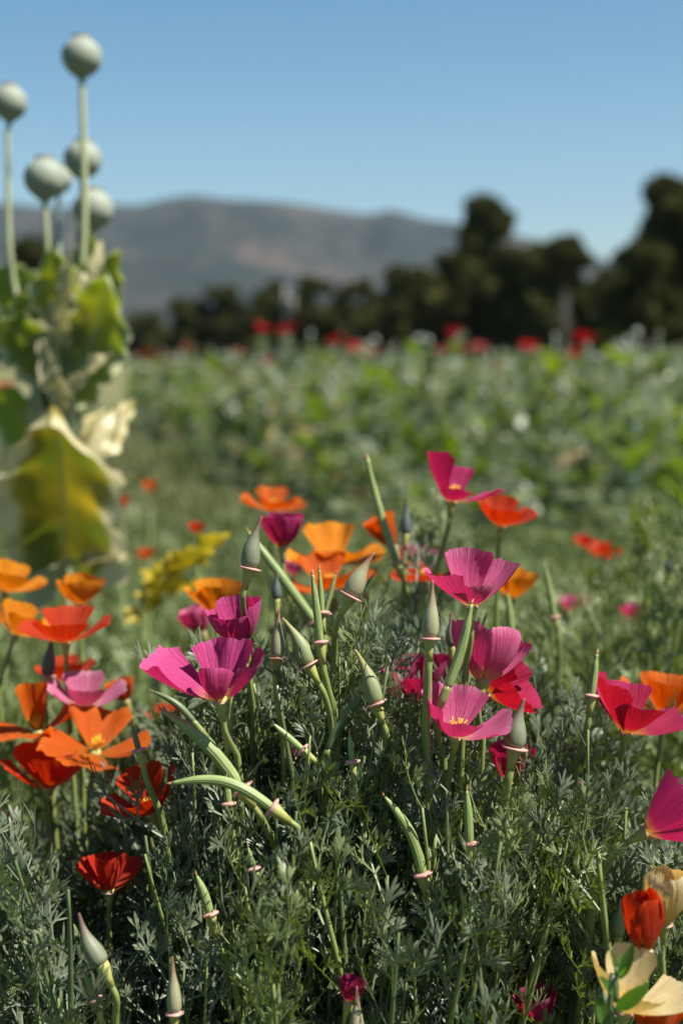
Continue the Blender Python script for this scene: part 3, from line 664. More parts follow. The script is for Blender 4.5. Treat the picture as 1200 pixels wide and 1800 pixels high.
flower('fully opened orange poppy with wavy flat petals', 168, 1322, .87, 90, 10, 10, 0, (66, 58, 82, 78), 'orange', ripple=.07, bulge=20, flare=10, clear=(168, 1288, 74))
flower('deep red-orange poppy hanging under the two opened orange ones', 86, 1384, .87, 88, -2, 2, 30, (50, 36, 52, 34), 'redorange', ripple=.05, clear=(82, 1335, 72))
flower('red-orange poppy resting against a dark stem', 268, 1428, .775, 84, -20, 6, 0, (44, 26, 56, 50), 'redorange', lens=(1.05, 1, 1, .9), ripple=.035, clear=(248, 1392, 62))
flower('bright yellow-orange poppy cup above the magenta blooms', 380, 1078, 1.0, 66, -2, 0, 30, (40, 26, 42, 36), 'yellow', bulge=30, clear=(375, 1042, 42))
flower('dark red poppy just above the large feathery leaf', 192, 1566, .755, 70, 0, 0, 12, (46, 34, 40, 12), 'red', ripple=.04, flare=8, clear=(188, 1520, 58))
flower('red poppy petal tip at the edge of the low foliage', 2, 1468, .85, 42, 20, 0, 12, (46, 34, 40, 12), 'redorange')
flower('orange poppy glimpsed between the wavy orange one and the dark bud stalks', 296, 1275, 1.0, 44, 0, 0, 12, (60, 44, 60, 44), 'redorange')
flower('small orange poppy slanting behind the two-toned pink one', 222, 1232, 1.0, 44, -20, 0, 12, (30, 20, 30, 24), 'orange')
for lab, x, y, d, L, m_ in (('distant orange poppy on the low green path beside the yellowing leaf', 265, 862, 2.6, 20, 'orange'), ('distant red-orange poppy touching the edge of the yellowing leaf', 215, 890, 2.5, 20, 'redorange'),
      ('dark red poppy above the yellow serrated leaf', 347, 936, 1.6, 22, 'redorange'), ('tiny orange poppy beside the yellow serrated leaf', 258, 982, 1.7, 22, 'orange'), ('orange poppy low in the shade right of the pink goblet', 868, 1225, 1.0, 30, 'redorange'),
      ('faint orange poppy on the far green strip', 12, 690, 6.0, 22, 'redorange')):
    flower(lab, x, y, d, L, 0, 0, 20, (44, 34, 46, 40), m_)
# --- cream blooms and their orange neighbours
flower('closed cream poppy with tightly wrapped petals', 1166, 1622, .665, 104, 2, 4, 30, (16, 12, 16, 14), 'cream', bulge=46, flare=-26, wid=.50, ripple=.02, via=[(1166, 1660, .667), (1172, 1800, .68)], clear=(1162, 1570, 56))
flower('furled orange poppy standing closed between the two cream ones', 1131, 1670, .635, 112, -3, 4, 30, (9, 7, 9, 8), 'redorange', bulge=44, flare=-10, wid=.36, ripple=.02, via=[(1132, 1690, .645), (1136, 1800, .67)], clear=(1128, 1615, 50), k=1.0)
flower('open cream-yellow poppy behind the green weed sprig', 1098, 1776, .625, 108, 10, 6, 12, (62, 22, 36, 44), 'cream', lens=(1.0, 1.05, 1.05, .8), bulge=30, flare=-6, ripple=.02, wid=.64, clear=(1118, 1712, 84))
flower('orange poppy at the foot of the open cream one', 1152, 1832, .64, 72, 0, 0, 12, (30, 22, 30, 24), 'orange', ripple=.05, clear=(1152, 1785, 40))

# --- buds
bud('grey bud with a pink collar standing tallest above the magenta cup', (460, 908), (439, 997), .715, 33, BUDG, via=[(434, 1035, .717), (436, 1120, .75)], curve=.05)
bud('tan-green bud straight beside the feathery tuft', (490, 1070), (487, 1155), .725, 25, BUDT, via=[(490, 1200, .727), (505, 1330, .74)])
bud('greenish bud leaning against the tan-green one', (496, 1086), (541, 1167), .715, 30, BUDY, via=[(556, 1192, .717), (590, 1300, .73)], curve=-.06)
bud('pale striped bud leaning over with a dry dark tip', (657, 971), (617, 1046), .715, 34, BUDT, via=[(606, 1075, .717), (588, 1150, .73), (580, 1290, .75)], curve=.03)
bud('tan bud with a long thin tip below the magenta goblet', (760, 1020), (755, 1120), .682, 30, BUDT, via=[(752, 1150, .683), (746, 1300, .695), (760, 1480, .72)], stemr=.0019)
bud('yellow-green bud with a bright tip in the middle of the leaves', (624, 1142), (659, 1235), .705, 34, BUDY, via=[(664, 1262, .707), (676, 1400, .72)], curve=-.05)
bud('dark grey bud in front of the small magenta bloom', (921, 1228), (904, 1313), .70, 38, BUDG, via=[(894, 1340, .702), (880, 1440, .71), (876, 1640, .72)], curve=.04, stemr=.0022)
bud('plump blue-green bud beside the large feathery leaf', (139, 1605), (179, 1694), .65, 36, BUDG, via=[(188, 1712, .652), (200, 1800, .66)], collar=False, curve=.06)
bud('slim tan bud with a pink collar low among the leaves', (303, 1681), (307, 1779), .655, 26, BUDT, via=[(307, 1800, .657), (312, 1850, .67)])
bud('tan bud rising from the shaded foliage', (627, 1734), (626, 1830), .64, 27, BUDT, collar=False)
bud('slate-dark bud blurred beyond the magenta cup', (486, 1003), (486, 1052), .86, 18, BUDD, collar=False, clear=False)
bud('dark slender bud behind the pale pink bloom', (714, 874), (712, 938), 1.0, 20, BUDD, collar=False, clear=False)
bud('blurred dark bud on the tall feathery plant', (1186, 962), (1174, 1006), 1.2, 20, BUDD, collar=False, clear=False)
bud('blurred grey bud over the red-orange blooms', (92, 1112), (84, 1186), .93, 24, BUDD, via=[(82, 1215, .93), (86, 1320, .94)], clear=False)
bud('long pale green bud between the leaves and the furled orange bloom', (1090, 1580), (1086, 1645), .70, 22, BUDY, collar=False)
bud('pale green bud behind the thick green pod', (792, 1075), (794, 1135), .80, 22, BUDG, collar=False, clear=False)
# --- seed pods
pod('long curved ribbed green pod lying across the leaves with a pink collar', (302, 1377), (477, 1420), .675, 19, .14, via=[(496, 1446, .683), (540, 1545, .70)], thick_tip=.3)
pod('thick straight green pod slanting down above the curved one', (285, 1248), (424, 1386), .705, 22, .06, via=[(448, 1412, .71), (500, 1520, .73)])
pod('slender pod pointing up beside the pale pink bloom', (645, 806), (697, 988), .93, 13, -.02, via=[(704, 1020, .93), (730, 1110, .95)], thick_tip=.5)
pod('slim green pod, taller of a close pair', (549, 1010), (563, 1128), .715, 13, 0, via=[(566, 1160, .717), (600, 1300, .73)], thick_tip=.45)
pod('slim green pod, shorter of a close pair', (561, 1002), (566, 1076), .735, 9, 0, via=[(563, 1100, .737), (560, 1250, .75)], thick_tip=.45)
pod('blurred long green pod slanting behind the pale striped bud', (436, 934), (552, 1092), .88, 16, .0, via=[(572, 1130, .88), (600, 1250, .90)])
pod('thick flat green pod rising in front of the rounded pink bloom', (828, 1062), (786, 1208), .70, 17, .03, via=[(784, 1240, .703), (790, 1380, .72)], collar=False, thick_tip=.35)
pod('arching ribbed pod with a dry tip low among the leaves', (677, 1402), (742, 1536), .685, 18, .08, via=[(745, 1560, .692), (748, 1700, .70)])
pod('upright tapered pod on a pale pink collar above the tall stems', (820, 1390), (825, 1482), .685, 15, 0, via=[(830, 1510, .687), (858, 1640, .70)])
pod('short hooked yellow-green pod with a pink collar', (346, 1540), (369, 1606), .68, 15, .03, via=[(380, 1640, .682), (424, 1720, .69)])
pod('upright pod on a flared pink collar beside the crimson-red bloom', (1048, 1150), (1039, 1222), .75, 13, 0, via=[(1030, 1258, .752), (1000, 1380, .77)], thick_tip=.45)
pod('blurred pod on a tall stem past the yellow-orange bloom', (956, 988), (974, 1084), 1.05, 10, 0, via=[(977, 1110, 1.05), (984, 1200, 1.06)])
pod('thick dark green pod curving up to the yellow-green bud', (640, 1222), (578, 1318), .725, 19, -.07, via=[(574, 1345, .727), (584, 1460, .74)], collar=False, mat=STEMD)
pod('small pod tilted across the thicket of stems', (481, 1273), (531, 1318), .71, 12, 0, via=[(545, 1335, .712), (570, 1430, .72)])
pod('little pod with a pink collar at the foot of the blue-green bud', (150, 1710), (166, 1756), .655, 11, 0, via=[(172, 1780, .657), (178, 1840, .66)])
pod('thin dark pod leaning over the curved green pods', (270, 1216), (340, 1268), .73, 12, .08, via=[(352, 1290, .732), (380, 1400, .745)], mat=STEMD, collar=False)
pod('dark upright pod with a grey collar beside the red-orange bloom', (233, 1276), (244, 1318), .72, 10, 0, via=[(262, 1368, .722), (300, 1470, .735)], mat=STEMD)
pod('pale blurred pod with a wide pink collar past the rounded pink bloom', (892, 1045), (898, 1112), .98, 13, 0, via=[(905, 1130, .98), (935, 1180, 1.0)])
pod('stout pink-collared pod beneath the wide-open magenta bloom', (408, 1215), (402, 1296), .735, 11, 0, via=[(404, 1330, .737), (420, 1440, .75)])
pod('pink-collared stub of a pod below the thick straight one', (398, 1370), (402, 1412), .70, 12, 0, via=[(404, 1440, .702), (430, 1560, .72)], clear=False)
pod('pink-collared pod with a flaring base between the stems', (614, 1290), (619, 1338), .705, 10, 0, via=[(624, 1366, .707), (648, 1490, .72)])
pod('small pod behind the slim pair with a pink collar', (590, 1010), (571, 1076), .80, 9, 0, via=[(566, 1100, .80), (560, 1200, .81)], clear=False)
pod('short pod with a pink rim above the shaded leaves', (436, 1490), (446, 1526), .70, 10, 0, via=[(450, 1560, .70), (470, 1660, .71)])
pod('little pink-collared pod right of the dark grey bud', (1006, 1330), (1008, 1376), .80, 8, 0, via=[(1008, 1400, .80), (1010, 1500, .81)])

# --- weed sprig with smooth oval leaves in front of the cream bloom
n = NT('weed_leaf'); a, sp = n.attr(); nz = n.noise(150., 3, n.obj())
au = n.math('ABSOLUTE', sp.outputs['X'])
WEED = n.surf(n.mix(nz, (.045, .10, .018), (.085, .16, .030)), .4, .45, .35, (.13, .30, .015), n.bump(n.math('ADD', au, nz), .2, .001))
def oval_leaf(L, Wd, bend=.15, fold=.25, nv=12, nu=7):
    U, Vv = np.meshgrid(np.linspace(-1, 1, nu), np.linspace(0, 1, nv))
    wv = Wd * (np.sin(np.clip(Vv, 0, 1) ** .85 * math.pi) ** .75 * .97 + .03)
    V = np.stack([U * wv, Vv * L, fold * np.abs(U) * wv + bend * L * Vv ** 2], -1).reshape(-1, 3)
    return V, grid_f(nv, nu), np.stack([U, Vv, Vv * 0 + .5], -1).reshape(-1, 3)
wb = P(1068, 1850, .60); wt = P(1082, 1700, .595); wroot = np.array([wb[0], wb[1] + .01, -.02])
wd_ = thing('weed_sprig', 'bright green weed sprig with smooth oval leaves before the open cream poppy', 'weed', wroot)
add('stem', mesh('stem', *tube(smoothpath([wroot, wb, P(1082, 1760, .597), wt], 8) - wroot, [.0016, .0013, .0008], 8), STEMD), wd_)
for (bx, by, tx, ty, wpx, dt) in ((1088, 1722, 1112, 1658, 11, -.004), (1082, 1776, 1140, 1729, 14, -.012), (1086, 1712, 1070, 1664, 4, 0), (1078, 1748, 1052, 1716, 9, -.012), (1086, 1716, 1092, 1672, 5, .004), (1084, 1712, 1096, 1700, 8, -.01), (1062, 1800, 1046, 1750, 14, -.004)):
    b = P(bx, by, .597); tp = P(tx, ty, .597 + dt); L = np.linalg.norm(tp - b)
    x, y, z = leaf_frame(tp - b, (.25, -.75, .55))
    add('leaf', mesh('leaf', *oval_leaf(L, wpx / FPX * .6, random.uniform(-.05, .12)), WEED), wd_, mat4(x, y, z, b - wroot))

# ================================================================== LEAFY STEMS OF THE FRONT BED
TOPN = [(-200, 1520), (0, 1500), (120, 1470), (215, 1420), (262, 1330), (310, 1270), (380, 1200), (430, 1105), (480, 1180), (560, 1150), (610, 1100), (680, 1150), (740, 1180), (820, 1190), (900, 1170), (960, 1235), (1050, 1262), (1100, 1350), (1160, 1480), (1300, 1540)]
tnx, tny = zip(*TOPN)
G1 = ('finely cut grey-green leafy stem in the thicket beneath the magenta blooms', 'leafy stems beneath the magenta blooms')
G2 = ('feathery leafy stem in the low thicket beneath the orange and red blooms', 'leafy stems beneath the orange and red blooms')
G3 = ('feathery leafy stem in the thicket around the cream blooms', 'leafy stems around the cream blooms')
G1B = ('finely cut grey-green leafy stem in the thicket beneath the large wide-open magenta bloom', 'leafy stems beneath the wide-open magenta bloom')
G1C = ('finely cut grey-green leafy stem in the thicket beneath the buds and slim pods', 'leafy stems beneath the buds and slim pods')
G1 = ('finely cut grey-green leafy stem in the thicket beneath the rose-pink blooms', 'leafy stems beneath the rose-pink blooms')
def lab_for(px): return G2 if px < 270 else (G3 if px > 1000 else (G1B if px < 500 else (G1C if px < 730 else G1)))
# stems that the photograph shows one by one
HERO = [(452, 1092, .735, 9, 1.15), (610, 1108, .74, 9, 1.0), (560, 1160, .72, 8, .9), (880, 1200, .725, 7, .75), (930, 1200, .715, 8, .9), (640, 1330, .70, 8, 1.0), (1010, 1290, .74, 8, .95), (1060, 1370, .73, 8, .95),
        (120, 1560, .655, 8, 1.25), (235, 1500, .655, 9, 1.35), (205, 1580, .65, 8, 1.3), (60, 1640, .65, 8, 1.1), (385, 1510, .665, 8, 1.1), (330, 1500, .68, 8, 1.0), (480, 1500, .66, 8, 1.05), (545, 1480, .66, 8, 1.0), (905, 1330, .70, 8, .95),
        (960, 1440, .68, 9, 1.1), (1010, 1420, .68, 9, 1.1), (880, 1480, .67, 8, 1.05), (930, 1380, .69, 9, 1.05), (20, 1490, .68, 7, 1.2), (1190, 1640, .64, 8, .9), (300, 1330, .72, 7, .9), (270, 1300, .70, 7, .85), (700, 1250, .72, 7, .85), (590, 1430, .68, 8, .95), (785, 1390, .69, 8, .9), (1100, 1420, .74, 8, 1.0), (1130, 1520, .70, 7, .95), (480, 1730, .62, 8, 1.1), (700, 1640, .64, 8, 1.0), (830, 1600, .65, 8, 1.0)]
HLAB = {(452, 1092): 'feathery tuft standing up right beside the magenta cup bloom', (610, 1108): 'feathery tuft between the slim pod pair and the yellow-green bud', (880, 1200): 'small leafy sprig in front of the big rounded pink bloom',
        (930, 1200): 'leafy sprig spreading beside the dark grey bud', (235, 1500): 'large broad-lobed blue-green leafy stem under the dark red bloom', (205, 1580): 'broad-lobed leafy stem overhanging the plump blue-green bud', (120, 1560): 'pale leafy stem just behind the plump blue-green bud',
        (1010, 1290): 'leafy stem below the pod on the flared collar', (640, 1330): 'leafy stem under the yellow-green bud', (385, 1510): 'leafy stem beneath the long curved pod', (700, 1250): 'leafy stem below the half hidden magenta bloom', (1190, 1640): 'short leafy stem next to the closed cream bloom', (1130, 1520): 'leafy stem under the sideways magenta bloom', (270, 1300): 'dark leafy stem leaning by the red-orange bloom'}
for px, py, d, nl, ls in HERO:
    g_ = (HLAB[(px, py)], lab_for(px)[1]) if (px, py) in HLAB else lab_for(px)
    leafy_stem(P(px, py, d), g_[0], g_[1], nl + 2, random.random() < .35, lscale=ls, rad=.0020)
k = 0; tries_ = 0
while k < 78:
    px = random.uniform(-90, 1290); d = random.uniform(.70, .95)
    top = np.interp(px, tnx, tny) + (d - .72) * -120
    py = top + abs(random.gauss(0, 1)) * 190 + 15
    if py > 1900: continue
    tip = P(px, py, d)
    if tip[2] < .18 or blocked(tip, 6): continue
    g_ = lab_for(px)
    tries_ += 1
    if tries_ > 3000: break
    if leafy_stem(tip, g_[0], g_[1], random.randint(7, 10), random.random() < .25, lscale=random.uniform(.75, 1.1), rad=random.uniform(.0015, .0024)): k += 1
k = 0; tries_ = 0
while k < 66 and tries_ < 3000:          # feathery growth between the buds and blooms, in the plane of focus
    tries_ += 1
    px = random.uniform(250, 1080); d = random.uniform(.70, .78)
    py = np.interp(px, tnx, tny) + random.uniform(10, 330)
    g_ = lab_for(px)
    if leafy_stem(P(px, py, d), g_[0], g_[1], random.randint(8, 11), random.random() < .3, lscale=random.uniform(.6, .95), rad=random.uniform(.0012, .0017), span=.13): k += 1
k = 0; tries_ = 0
while k < 62 and tries_ < 2500:          # the nearest low growth at the foot of the bed
    tries_ += 1
    px = random.uniform(-60, 1260); py = random.uniform(1400, 1830); d = random.uniform(.66, .74)
    if py < np.interp(px, tnx, tny) + 90: continue
    g_ = lab_for(px)
    if leafy_stem(P(px, py, d), g_[0], g_[1], random.randint(7, 10), random.random() < .3, lscale=random.uniform(.7, 1.05), rad=random.uniform(.0013, .0020), span=.16): k += 1
# thick bare main stems of the near plants
for (x0, y0, x1, y1, d, r_) in ((878, 1440, 868, 1800, .69, .0024), (506, 1640, 498, 1830, .64, .0024), (640, 1440, 690, 1640, .70, .0020), (430, 1560, 470, 1720, .66, .0020), (765, 1470, 762, 1800, .70, .0026), (845, 1350, 836, 1500, .71, .0022), (1050, 1500, 1000, 1760, .67, .0030), (560, 1340, 575, 1600, .72, .0022), (690, 1300, 720, 1600, .73, .0022)):
    leafy_stem(P(x0, y0, d), lab_for(x0)[0], lab_for(x0)[1], 10, True, rad=r_, span=.09, lscale=.8, crown=(P(x1, y1, d)[0] * 1.2, .8))

# tall feathery plants a little farther back, right of the bed
G4 = ('tall feathery stem standing behind the crimson-red and orange blooms', 'tall feathery stems behind the crimson-red bloom')
for k in range(24):
    px = random.uniform(960, 1270); d = random.uniform(1.05, 1.45)
    top = np.interp(px, (940, 1010, 1080, 1200), (1130, 1080, 950, 930))
    leafy_stem(P(px, top + abs(random.gauss(0, 1)) * 100, d), G4[0], G4[1], 11, True, lscale=random.uniform(1.0, 1.4), crown=(.3, 1.3), span=.30, rad=.0022)
G5 = ('feathery stem rising behind the buds and slim pods', 'feathery stems behind the buds and slim pods')
for k in range(22):
    px = random.uniform(500, 900); d = random.uniform(.92, 1.25)
    top = np.interp(px, (480, 600, 700, 780, 860, 950), (1130, 1050, 1010, 960, 1040, 1130))
    tip = P(px, top + abs(random.gauss(0, 1)) * 70, d)
    if blocked(tip, 12): continue
    leafy_stem(tip, G5[0], G5[1], 9, random.random() < .5, lscale=random.uniform(.9, 1.2), crown=(.03, 1.05), span=.24)

# ------------------------------------------------------------------ the uncountable rest of the feathery cover
def scatter_leaves(pts, dirs, scales, rg, src):
    parts = []
    for p, d, s in zip(pts, dirs, scales):
        V, F, S = src[rg.integers(len(src))]
        x, y, z = leaf_frame(d, (rg.uniform(-.4, .4), rg.uniform(-.4, .4), 1))
        M = np.stack([x, y, z], 1) * s
        S2 = S.copy(); S2[:, 2] = rg.uniform()
        parts.append((V @ M.T + p, F, S2))
    return merge(parts)
def rdirs(n_, rg, e0=15, e1=80):
    a = rg.uniform(0, 6.28, n_); e = np.radians(rg.uniform(e0, e1, n_)); return np.stack([np.cos(a) * np.cos(e), np.sin(a) * np.cos(e), np.sin(e)], 1)
rg = np.random.default_rng(77)
pts = []
while len(pts) < 2400:           # deep interior of the front bed
    px = rg.uniform(-150, 1350); d = rg.uniform(.72, 1.08)
    py = np.interp(px, tnx, tny) + 60 + rg.uniform(0, 1) ** 1.2 * 560
    p = P(px, py, d)
    if p[2] < .03 or blocked(p, 20) or blocked(p + (0, 0, .05), 25) or blocked(p + (.03, -.02, .03), 10) or blocked(p + (-.03, -.02, .03), 10): continue
    pts.append(p)
V, F, S = scatter_leaves(np.array(pts), rdirs(len(pts), rg), rg.uniform(.7, 1.2, len(pts)), rg, LV)
o = add('poppy_foliage', mesh('poppy_foliage', V, F, S, LEAF)); tagm(o, 'dense shaded feathery foliage filling the front poppy bed', 'foliage', None, 'stuff')
def h_mid(x, y):
    """height of the feathery cover behind the front bed"""
    hl = np.interp(y, [.9, 1.2, 2., 3., 5., 9, 14], [.37, .355, .27, .19, .10, .06, .04])
    hr = np.interp(y, [.9, 1.2, 1.6, 2.2, 3., 4.5, 9], [.40, .40, .36, .30, .2, .12, .06])
    f = np.clip((x / np.maximum(y, .5) + .02) / .14, 0, 1)
    return hl * (1 - f) + hr * f
pts = []
while len(pts) < 4200:
    y = .95 + 3.6 * rg.uniform(0, 1) ** 1.5; x = rg.uniform(-.32, .32) * y * 1.05
    z = h_mid(x, y) * rg.uniform(.35, 1.0) ** .6 - .03 + rg.normal() * .012
    p = np.array([x, y, max(z, .0)])
    if blocked(p, 10): continue
    pts.append(p)
sc_ = rg.uniform(.9, 1.6, len(pts))
V, F, S = scatter_leaves(np.array(pts), rdirs(len(pts), rg, 25, 85), sc_, rg, LVLO)
o = add('poppy_foliage', mesh('poppy_foliage', V, F, S, LEAF2)); tagm(o, 'soft feathery green cover spreading behind the front blooms', 'foliage', None, 'stuff')
# short grassy cover on the ground beyond
n = NT('grass'); a, sp = n.attr(); nz = n.noise(2.2, 4, n.pos(), .6)
gc = n.mix(n.math('ADD', n.math('MULTIPLY', nz, .7), n.math('MULTIPLY', sp.outputs['Z'], .3)), (.075, .095, .034), (.185, .195, .085))
GRASS = n.surf(gc, .55, .3, .30, (.15, .19, .025))
NB = 90000
yy = 2.6 + 14 * rg.uniform(0, 1, NB) ** 1.25; xx = rg.uniform(-.36, .36, NB) * yy
hh = rg.uniform(.035, .11, NB) * np.interp(yy, [2.6, 5, 16], [1.2, 1.0, .75]) * (1 + .6 * np.sin(xx * 3 + 1) * np.sin(yy * 2.1))
fy = np.interp(xx, [-2.5, -1.55, -.75, -.20, -.05, .1], [15.5, 11.6, 8.3, 5.6, 4.4, 3.6])
keep = ~((xx > 1.50 + .10 * (yy - 5)) & (yy > 3.2)) & ~(yy > fy - .35)
xx, yy, hh = xx[keep], yy[keep], hh[keep]; NB = len(xx)
az = rg.uniform(0, 6.28, NB); ln = rg.uniform(.1, .7, NB) * hh; wd2 = rg.uniform(.0016, .0035, NB) * (1 + yy * .12)
b = np.stack([xx, yy, np.full(NB, -.015)], 1); sd = np.stack([-np.sin(az), np.cos(az), 0 * az], 1) * wd2[:, None]; fd = np.stack([np.cos(az), np.sin(az), 0 * az], 1)
m_ = b + fd * (ln * .35)[:, None] + np.array([0, 0, 1]) * (hh * .62 + .015)[:, None]; t_ = b + fd * ln[:, None] + np.array([0, 0, 1]) * (hh + .015)[:, None]
V = np.stack([b - sd, b + sd, m_ + sd * .9, m_ - sd * .9, t_ + sd * .15, t_ - sd * .15], 1).reshape(-1, 3)
i0 = np.arange(NB)[:, None] * 6
F = np.concatenate([i0 + [0, 1, 2, 3], i0 + [3, 2, 4, 5]])
S = np.zeros((NB * 6, 3)); S[:, 2] = np.repeat(rg.uniform(0, 1, NB), 6)
o = add('grass', mesh('grass', V, F, S, GRASS)); tagm(o, 'short grassy green cover on the strip beside the leafy bed', 'grass', None, 'stuff')

# ================================================================== BROAD POPPY LEAVES, CAPSULES
def broad_leaf(L, Wd, rg, arch=.35, wave=.10, teeth=.12, fold=.18, curl=0., nv=26, nu=13, clasp=.35, twist=0., tipcurl=0.):
    """clasping lobed poppy leaf along +Y, upper face +Z; arch bends it over, curl rolls the margins up"""
    v = np.linspace(0, 1, 60)
    th = arch * 2 * v ** 1.3 + tipcurl * np.clip((v - .75) / .25, 0, 1) ** 2
    yv = np.concatenate([[0], np.cumsum(np.cos(th)[:-1])]) * L / 59; zv = -np.concatenate([[0], np.cumsum(np.sin(th)[:-1])]) * L / 59
    U, Vv = np.meshgrid(np.linspace(-1, 1, nu), np.linspace(0, 1, nv))
    ph = rg.uniform(0, 6.28, 6)
    shape = np.interp(Vv, [0, .08, .3, .55, .8, .93, 1], [clasp, clasp + .28, .92, 1.0, .62, .28, .02])
    tooth = 1 + teeth * np.sin(Vv * 34 + ph[0] + np.sign(U) * 1.3) * (np.abs(U) > .8) + teeth * 1.1 * np.sin(Vv * 13 + ph[1] + np.sign(U))
    W = Wd * shape * tooth
    s = U * W
    tt = np.interp(Vv, v, th)
    lift = fold * np.abs(s) + wave * Wd * np.abs(U) ** 1.6 * (np.sin(Vv * 17 + ph[2] + np.sign(U) * 1.1) + .6 * np.sin(Vv * 31 + ph[3])) * np.minimum(1, shape * 1.5)
    lift += curl * Wd * np.clip(np.abs(U) - .45, 0, 1) ** 1.5 * 2.2
    sx = s * (1 - .55 * curl * np.clip(np.abs(U) - .5, 0, 1) * 1.6) * np.cos(fold * .6)
    yb = np.interp(Vv, v, yv) - (1 - Vv) * .10 * L * np.abs(U) * (clasp > .2); zb = np.interp(Vv, v, zv)
    X_ = sx + twist * lift * np.sin(Vv * 2); Y_ = yb + np.sin(tt) * lift; Z_ = zb + np.cos(tt) * lift
    return np.stack([X_, Y_, Z_], -1).reshape(-1, 3), grid_f(nv, nu), np.stack([U, Vv, np.full_like(U, rg.uniform())], -1).reshape(-1, 3)
def capsule_parts(parent, base, axis, Rm, stem_axis=None):
    """round seed capsule with its rayed crown, base at the stem top"""
    H = Rm * 2.1
    tt = np.linspace(0, 1, 22)
    prof = np.interp(tt, [0, .04, .10, .2, .35, .5, .65, .8, .9, .96, 1], [.22, .26, .42, .70, .93, 1.0, .98, .84, .62, .46, .36])
    c_ = add('seed_capsule', mesh('seed_capsule', *tube(base + np.outer(tt * H, axis), prof * Rm, 26, .022, 13), CAPS), parent)
    tp = base + axis * H
    add('capsule_crown', mesh('capsule_crown', *tube([tp - axis * Rm * .10, tp - axis * Rm * .02, tp + axis * Rm * .07, tp + axis * Rm * .12], np.array([.30, .42, .46, .20]) * Rm, 26, .10, 13), CROWN), c_)
    return c_

# ------------------------------------------------------------------ the tall poppy plant on the left
HD = 1.55
hr = P(118, 1000, HD); hroot = np.array([hr[0], hr[1] + .02, -.02])
hp = thing('seed_poppy_plant', 'tall poppy plant with round grey seed capsules and broad yellowing leaves', 'plant', hroot)
def hero_stem(capx, capy, rpx, via, d=HD, mats=PSTEM, rr=.0032):
    base = P(capx, capy + rpx * 1.02, d); axis = nrm(P(capx, capy - rpx, d) - base + np.array([0, .0, .0]))
    pts = [base + axis * .004] + [P(*q) for q in via] + [hroot]
    path = smoothpath(pts, 9) - hroot
    add('stem', mesh('stem', *tube(path, [rr * .9, rr, rr * 1.1, rr * 1.6], 10), mats), hp)
    ft = base - hroot
    capsule_parts(hp, ft, axis, rpx / FPX * d)
hero_stem(144, 104, 35, [(147, 250, HD), (148, 420, HD), (128, 700, HD), (117, 980, HD)], rr=.0038)
hero_stem(17, 184, 31, [(14, 260, HD + .02), (18, 440, HD + .02), (34, 540, HD + .02), (80, 760, HD), (114, 980, HD)], HD + .02, PSTEM)
hero_stem(79, 318, 36, [(83, 420, HD - .03), (88, 520, HD - .02), (108, 740, HD), (116, 980, HD)], HD - .03, PSTEM)
hero_stem(146, 284, 33, [(140, 400, HD + .06), (132, 560, HD + .04), (122, 780, HD + .01), (117, 980, HD)], HD + .06, PSTEMB)
hero_stem(164, 372, 35, [(158, 450, HD + .03), (144, 580, HD + .03), (124, 800, HD + .01), (117, 980, HD)], HD + .03, PSTEMB)
hero_stem(103, 318, 24, [(104, 400, HD + .10), (106, 560, HD + .06), (112, 780, HD + .02), (117, 980, HD)], HD + .10, PSTEMB, .0026)
rgh = np.random.default_rng(31)
def hero_leaf(b, tip, wpx, mat, up, d0=HD, dt=0., arch=.2, wave=.10, curl=.0, fold=.15, teeth=.12, tipcurl=0., nu=15, nv=34, clasp=.35, label=None):
    bp = P(b[0], b[1], d0); tp = P(tip[0], tip[1], d0 + dt)
    L = np.linalg.norm(tp - bp) * (1 + .25 * arch)
    x, y, z = leaf_frame(tp - bp, up)
    y2 = rot(x, arch * .55) @ y; z2 = np.cross(x, y2)
    o = add('leaf', mesh('leaf', *broad_leaf(L, wpx / 2 / FPX * d0, rgh, arch, wave, teeth, fold, curl, nv, nu, clasp, 0., tipcurl), mat), hp, mat4(x, y2, z2, bp - hroot))
    if label: o['label'] = label
    return o
# the big yellowing leaf: rises from the stem, leans towards the viewer, margins rolled forward
hero_leaf((116, 985), (100, 708), 190, BROAD_Y, (.05, .85, .5), HD - .02, -.10, .22, .12, -.45, -.10, .11, .3, 21, 56, .62, 'broad upright yellowing leaf with curled margins coloured cream as if sunlit')
hero_leaf((112, 1000), (232, 975), 60, BROAD_P, (0, -.3, 1), HD - .03, -.03, .25, .16, .2)
hero_leaf((108, 1000), (48, 1085), 62, BROAD_P, (-.2, -.8, .5), HD - .02, -.03, .2, .14, .2)
hero_leaf((110, 960), (20, 900), 120, BROAD_Y, (-.1, .6, .6), HD, -.04, .3, .10, -.3)
hero_leaf((120, 860), (205, 720), 62, BROAD_P, (.6, -.3, .7), HD + .01, .03, .4, .16, .3)
hero_leaf((122, 880), (228, 832), 60, BROAD_P, (.2, -.2, 1), HD + .01, -.02, .3, .18, .2)
hero_leaf((118, 840), (232, 700), 70, BROAD_Y, (.5, .3, .7), HD + .03, .05, .35, .14, -.2)
hero_leaf((112, 830), (66, 655), 64, BROAD_P, (-.5, -.3, .7), HD, .02, .4, .16, .3)
hero_leaf((108, 850), (10, 690), 130, BROAD_G, (-.3, .6, .6), HD + .03, .02, .4, .10, -.15)
hero_leaf((126, 740), (128, 600), 110, BROAD_G, (.1, .8, .5), HD + .04, .06, .4, .14, -.1)
hero_leaf((128, 690), (196, 490), 120, BROAD_G, (.3, .75, .45), HD - .01, -.03, .3, .10, -.35)
hero_leaf((126, 700), (150, 470), 130, BROAD_G, (.0, .85, .4), HD + .02, -.02, .25, .12, -.2)
hero_leaf((130, 640), (205, 560), 80, BROAD_G, (.3, .6, .6), HD, -.02, .3, .14, -.2)
